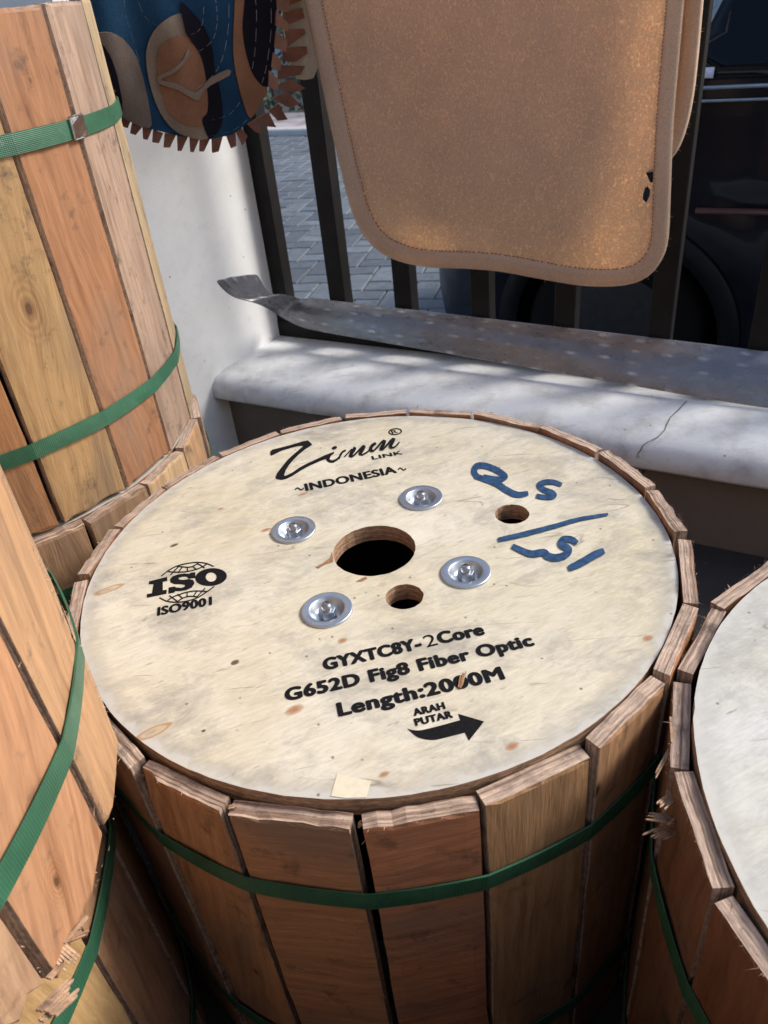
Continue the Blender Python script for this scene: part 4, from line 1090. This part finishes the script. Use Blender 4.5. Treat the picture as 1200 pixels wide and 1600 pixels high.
# script logo
zpts = [(70, 500), (75, 450), (105, 425), (400, 350), (580, 295), (665, 280), (730, 345), (690, 375), (620, 420), (520, 500), (440, 580), (370, 660), (320, 740), (290, 815), (297, 834), (330, 825), (420, 780), (520, 710), (650, 640), (800, 570), (940, 505), (1075, 455), (1065, 490), (1020, 525), (1000, 570), (1020, 590), (1060, 588), (1100, 570), (1150, 525), (1168, 552), (1120, 595), (1060, 630), (1000, 630), (960, 605), (940, 572), (850, 605), (700, 670), (560, 745), (430, 830), (330, 880), (250, 898), (170, 885), (152, 860), (180, 790), (250, 700), (330, 600), (400, 530), (470, 470), (540, 410), (590, 366), (520, 367), (400, 397), (250, 442), (130, 502), (90, 520)]
ink_poly('printed_logo', [c1(*q) for q in zpts])
def ell(c, cx, cy, rx, ry, rot, n=24): return [c(cx + rx * math.cos(a) * math.cos(rot) - ry * math.sin(a) * math.sin(rot), cy + rx * math.cos(a) * math.sin(rot) + ry * math.sin(a) * math.cos(rot)) for a in [2 * math.pi * i / n for i in range(n)]]
ink_poly('printed_logo', ell(c1, 1075, 398, 44, 25, -0.35))
zi = 0
for pts, w in [([(95, 572), (115, 520), (150, 465), (205, 435)], 3.2), ([(-10, 615), (50, 585), (110, 540)], 2.2), ([(180, 545), (215, 505), (260, 455), (300, 415)], 2.0), ([(350, 388), (330, 430), (290, 490), (272, 545)], 5.6), ([(285, 548), (350, 500), (420, 425), (480, 362)], 2.8), ([(497, 362), (470, 420), (435, 480), (440, 512)], 5.4),
               ([(445, 518), (520, 480), (590, 425)], 2.6), ([(676, 328), (620, 365), (592, 420), (622, 458)], 5.0), ([(625, 462), (690, 400), (760, 318), (805, 280)], 3.0), ([(815, 282), (795, 345), (760, 405), (768, 438)], 5.2), ([(775, 438), (840, 370), (905, 292), (945, 252)], 3.0), ([(963, 252), (935, 315), (905, 370), (922, 405)], 5.2), ([(918, 408), (985, 380), (1045, 312)], 2.4)]:
    zi += 1; ink_stroke('printed_logo', [c2(*q) for q in pts], w, z=ZP + 0.00006 * zi, taper=0.25)
ink_poly('printed_logo', ell(c2, 975, 143, 108, 54, -0.10), holes=[ell(c2, 975, 143, 86, 37, -0.10)])
text('printed_line', 'R', c2(930, 178), c2(1022, 160), c2(922, 124), 0.01)
# ISO emblem
ink_poly('printed_emblem', [c4(*q) for q in [(105, 305), (330, 250), (332, 298), (275, 312), (275, 418), (325, 410), (322, 460), (75, 512), (78, 465), (140, 455), (160, 340), (100, 342)]])
ink_poly('printed_emblem', [c4(*q) for q in [(680, 190), (684, 262), (600, 272), (575, 246), (520, 247), (470, 262), (480, 284), (540, 288), (600, 276), (655, 290), (672, 330), (640, 382), (570, 415), (480, 428), (425, 428), (425, 445), (345, 460), (348, 384), (422, 370), (440, 382), (500, 388), (548, 374), (555, 350), (500, 342), (420, 340), (372, 318), (365, 280), (395, 245), (460, 220), (540, 208), (605, 212), (625, 198)]], z=ZP + 0.00003)
ink_poly('printed_emblem', ell(c4, 879, 252, 198, 110, -0.10, 40), holes=[ell(c4, 880, 252, 68, 58, -0.05, 28)])
gz = 0
for pts in [[(255, 242), (340, 175), (450, 115), (580, 82), (720, 68), (830, 85), (912, 120)], [(455, 118), (520, 124), (580, 129), (640, 122), (705, 88)], [(338, 180), (400, 190), (490, 190), (580, 183), (680, 160), (755, 132), (830, 88)],
            [(472, 122), (420, 175), (372, 226)], [(522, 126), (490, 165), (470, 202)], [(582, 130), (584, 160), (585, 186)], [(650, 118), (680, 145), (705, 158)], [(700, 82), (750, 105), (800, 142)],
            [(235, 510), (330, 555), (450, 567), (560, 556), (700, 515), (830, 435), (917, 370)], [(330, 552), (400, 502), (470, 476), (580, 441), (700, 426), (838, 435)], [(455, 562), (520, 520), (580, 498), (640, 492), (705, 500)],
            [(355, 483), (410, 520), (462, 560)], [(460, 464), (490, 490), (522, 518)], [(581, 440), (580, 470), (580, 498)], [(702, 424), (685, 455), (660, 492)], [(805, 390), (760, 440), (705, 500)]]:
    gz += 1; ink_stroke('printed_emblem', [c4(*q) for q in pts], 1.7, z=ZP + 0.00001 * gz, smooth=4)
# blue felt-marker strokes
def cm(x, y): return (700 + x / 4.2857, 700 + y / 4.2857)
mk = [([(228, 198), (195, 190), (175, 158), (195, 122), (255, 122), (330, 152), (380, 190), (350, 212), (290, 205), (235, 192)], 8.6, 1), ([(178, 190), (260, 215), (330, 242), (400, 288), (465, 314), (538, 305)], 8.8, 2), ([(762, 250), (705, 230), (645, 232), (612, 252), (645, 283), (700, 305), (705, 326), (650, 332), (592, 322)], 7.8, 3),
      ([(335, 618), (500, 582), (700, 530), (880, 480), (1072, 447)], (8.0, 5.0), 4), ([(430, 660), (515, 698), (570, 712), (640, 702), (668, 726), (725, 738), (790, 718), (806, 680), (760, 650), (772, 618), (822, 615), (866, 642)], 9.8, 5), ([(808, 812), (900, 768), (980, 722), (1046, 692)], 10.5, 6)]
for pts, w, q in mk:
    ink_stroke('marker_stroke', [cm(*p) for p in pts], (w[0] * 1.15, w[1] * 1.15) if isinstance(w, tuple) else w * 1.15, MT['marker'], ZP + 0.0002 + 0.00012 * q, taper=0.30, jit=0.12, seed=q)

# small wear on the flange: veneer patch, gouge splinter, chips at the holes
m_pale = m_plain('pale_veneer', (0.70, 0.64, 0.49), 0.5, var=0.06, vs_=200)
ink_poly('veneer_patch', [(527, 1209), (552, 1215), (580, 1220), (573, 1246), (540, 1247), (517, 1244), (522, 1226)], m_pale, ZP + 0.0001)
m_chip = m_plain('bare_chip', (0.30, 0.155, 0.08), 0.9, var=0.4, vs_=500)
ink_poly('chip', [(493, 886), (503, 881), (516, 871), (519, 862), (521, 878), (508, 882), (498, 888)], m_chip, ZP + 0.0001)
ink_poly('chip', [(556, 909), (566, 903), (572, 901), (574, 904), (567, 908)], m_chip, ZP + 0.0001)
def splinter(px_a, px_b, za, zb, w, th, parent, seed, mat=None, flat=False):
    """thin torn sliver between two photo points given at heights za, zb"""
    rd = random.Random(seed); a, b = on_z(px_a[0], px_a[1], za), on_z(px_b[0], px_b[1], zb)
    d = b - a; side = d.cross(Vector((0, 0, 1))).normalized(); up = side.cross(d).normalized(); V = []; Fc = []
    n_ = max(1, min(6, int(round(w / .0014))))
    for q in range(n_):                       # a bundle of narrow slivers with uneven ends
        o_ = side * w * ((q + .5) / n_ - .5); ln = rd.uniform(.62, 1.0); st = rd.uniform(0, .06); h0 = len(V); ww = w / n_ * rd.uniform(.82, .98)
        dn = up * rd.uniform(-.5, .5) * th
        for u, k_ in ((st, 1.0), (.5, .95), (ln - .06, .8), (ln, .25)):
            c = a + d * u + o_ * (1 + .12 * u) + dn * u
            V += [c - side * ww * k_ / 2 - up * th / 2, c + side * ww * k_ / 2 - up * th / 2, c + side * ww * k_ / 2 + up * th / 2, c - side * ww * k_ / 2 + up * th / 2]
        Fc += [(h0 + 3, h0 + 2, h0 + 1, h0), tuple(h0 + 12 + i for i in range(4))]
        for i in range(3):
            for s_ in range(4): Fc.append((h0 + 4 * i + s_, h0 + 4 * i + (s_ + 1) % 4, h0 + 4 * i + 4 + (s_ + 1) % 4, h0 + 4 * i + 4 + s_))
    o = wmesh('splinter', V, Fc, mat or MT['splinter'], parent); o['seed'] = [seed * 1.7, seed * .3, 0.0]; return o
splinter((718, 1076), (723, 1046), Z0 + .0010, Z0 + .002, .0030, .0010, main, 1, m_chip)
splinter((721, 1073), (728, 1048), Z0 + .0010, Z0 + .002, .0014, .0008, main, 2)
# torn fibres on the right-hand drum's broken board
zr = Z0 - 0.05
for i, (a, b, w, za, zb) in enumerate([((1058, 1282), (1001, 1274), .0075, Z0 - .035, Z0 - .010), ((1062, 1288), (1010, 1313), .0095, Z0 - .04, Z0 - .02), ((1052, 1242), (1030, 1262), .007, Z0 - .02, Z0 - .005), ((1045, 1170), (1022, 1216), .0028, Z0 - .012, Z0 - .010), ((1040, 1205), (1048, 1226), .002, Z0 - .02, Z0 - .02),
        ((1050, 1140), (1056, 1190), .003, Z0 - .006, Z0 - .006), ((1046, 1120), (1050, 1165), .002, Z0 - .006, Z0 - .004), ((1065, 1290), (1078, 1320), .002, Z0 - .03, Z0 - .03), ((1060, 1255), (1050, 1232), .0022, Z0 - .015, Z0 - .008), ((1062, 1270), (1040, 1292), .0018, Z0 - .03, Z0 - .02)]):
    splinter((a[0] + 2, a[1]), (b[0], b[1]), za, zb, w, .0009, rgt, 20 + i)
# torn end of the sunlit drum
for i, (a, b, w, za, zb) in enumerate([((97, 1477), (146, 1421), .0022, Z0 + .016, Z0 + .012), ((100, 1468), (140, 1452), .006, Z0 + .012, Z0 + .010), ((80, 1476), (116, 1508), .010, Z0 + .018, Z0 + .008), ((75, 1530), (98, 1506), .004, Z0 + .02, Z0 + .012), ((70, 1585), (124, 1533), .013, Z0 + .022, Z0 + .010), ((60, 1598), (122, 1552), .004, Z0 + .022, Z0 + .008), ((95, 1488), (118, 1496), .005, Z0 + .012, Z0 + .006)]):
    splinter(a, b, za, zb, w, .0011, lfu, 50 + i, None)
# lifted veneer on the printed drum's front boards
for i, (a, b, w, za, zb) in enumerate([((330, 1279), (296, 1266), .005, Z0 - .035, Z0 - .028), ((352, 1280), (312, 1276), .004, Z0 - .04, Z0 - .03), ((357, 1262), (372, 1258), .003, Z0 - .010, Z0 - .008), ((560, 1290), (566, 1284), .004, Z0 - .018, Z0 - .014), ((610, 1278), (598, 1300), .0012, Z0 - .012, Z0 - .022)]):
    splinter(a, b, za, zb, w, .0012, main, 80 + i)
# torn fibres along the stave tops and corners
m_fr = m_plain('torn_fibre', (0.50, 0.34, 0.24), 0.9, var=0.35, vs_=400, bump=0)
def fray(root, staves, seed, n_top, n_side, zlim=None):
    rd = random.Random(seed); V, Fc = [], []
    for s_ in staves:
        me = s_.data; xs = [v.co.x for v in me.vertices]; zs = [v.co.z for v in me.vertices]; th = max(v.co.y for v in me.vertices)
        w, h, z_lo = max(xs) - min(xs), max(zs), min(zs)
        Mx = Matrix.Translation(s_.location) @ s_.rotation_euler.to_matrix().to_4x4()
        def hair(p, d, wd):
            d = d.normalized() * rd.uniform(.4, 1.0) ** 2 * rd.choice([.0025, .004, .008]); sd = d.cross(Vector((0, 1, 0.2))).normalized() * wd
            b = len(V); V.extend([Mx @ (p - sd), Mx @ (p + sd), Mx @ (p + d)]); Fc.append((b, b + 1, b + 2))
        for _ in range(n_top):
            x = rd.uniform(-w / 2, w / 2); e = rd.random()
            y = th - .0006 if e < .7 else rd.uniform(0, th)
            hair(Vector((x, y, h - rd.uniform(.0006, .0016))), Vector((rd.gauss(0, .9), rd.uniform(.0, .8), rd.gauss(.25, .5))), rd.uniform(.00015, .0005))
            if rd.random() < .5: hair(Vector((x, y, z_lo + rd.uniform(.0006, .0016))), Vector((rd.gauss(0, .9), rd.uniform(.0, .8), rd.gauss(-.3, .4))), rd.uniform(.00015, .0005))
        for _ in range(n_side):
            sx = rd.choice((-1, 1)); hair(Vector((sx * (w / 2 - .0004), th - .0008, rd.uniform(z_lo + .01, h))), Vector((sx * .5, rd.uniform(0, .8), rd.gauss(0, .8))), rd.uniform(.00012, .00035))
    o = add('frayed_fibres', pyd('frayed_fibres', V, Fc), m_fr, root); o['kind'] = 'stuff'
fray(main, st_main, 1, 26, 20); fray(rgt, st_r, 2, 34, 18); fray(lfu, st_lfu, 3, 26, 40); fray(lbu, st_lbu, 4, 10, 20); fray(lbl, st_lbl, 5, 10, 6)
# fuzzy fibres along the sunlit board's long edge
V, Fc = [], []; rf = random.Random(12)
cA = s_lfu[iA] + 17.14
for i in range(120):
    z = rf.uniform(0.03, 0.30) + Z0; a = R(cA) ; rr_ = 0.2955
    p = Vector((LFU[0] + rr_ * math.cos(a), LFU[1] + rr_ * math.sin(a), z)); d = Vector((math.cos(a) * .6 + rf.gauss(0, .3), math.sin(a) * .6 + .8 + rf.gauss(0, .3), rf.gauss(.3, .5))).normalized() * rf.uniform(.0015, .005)
    s = Vector((0, 0, 1)).cross(d).normalized() * .0003; b = len(V); V += [p - s, p + s, p + d]; Fc.append((b, b + 1, b + 2))
fz = wmesh('fibres', V, Fc, m_plain('pale_fibre', (0.62, 0.46, 0.32), 0.9, bump=0), lfu); fz['kind'] = 'stuff'
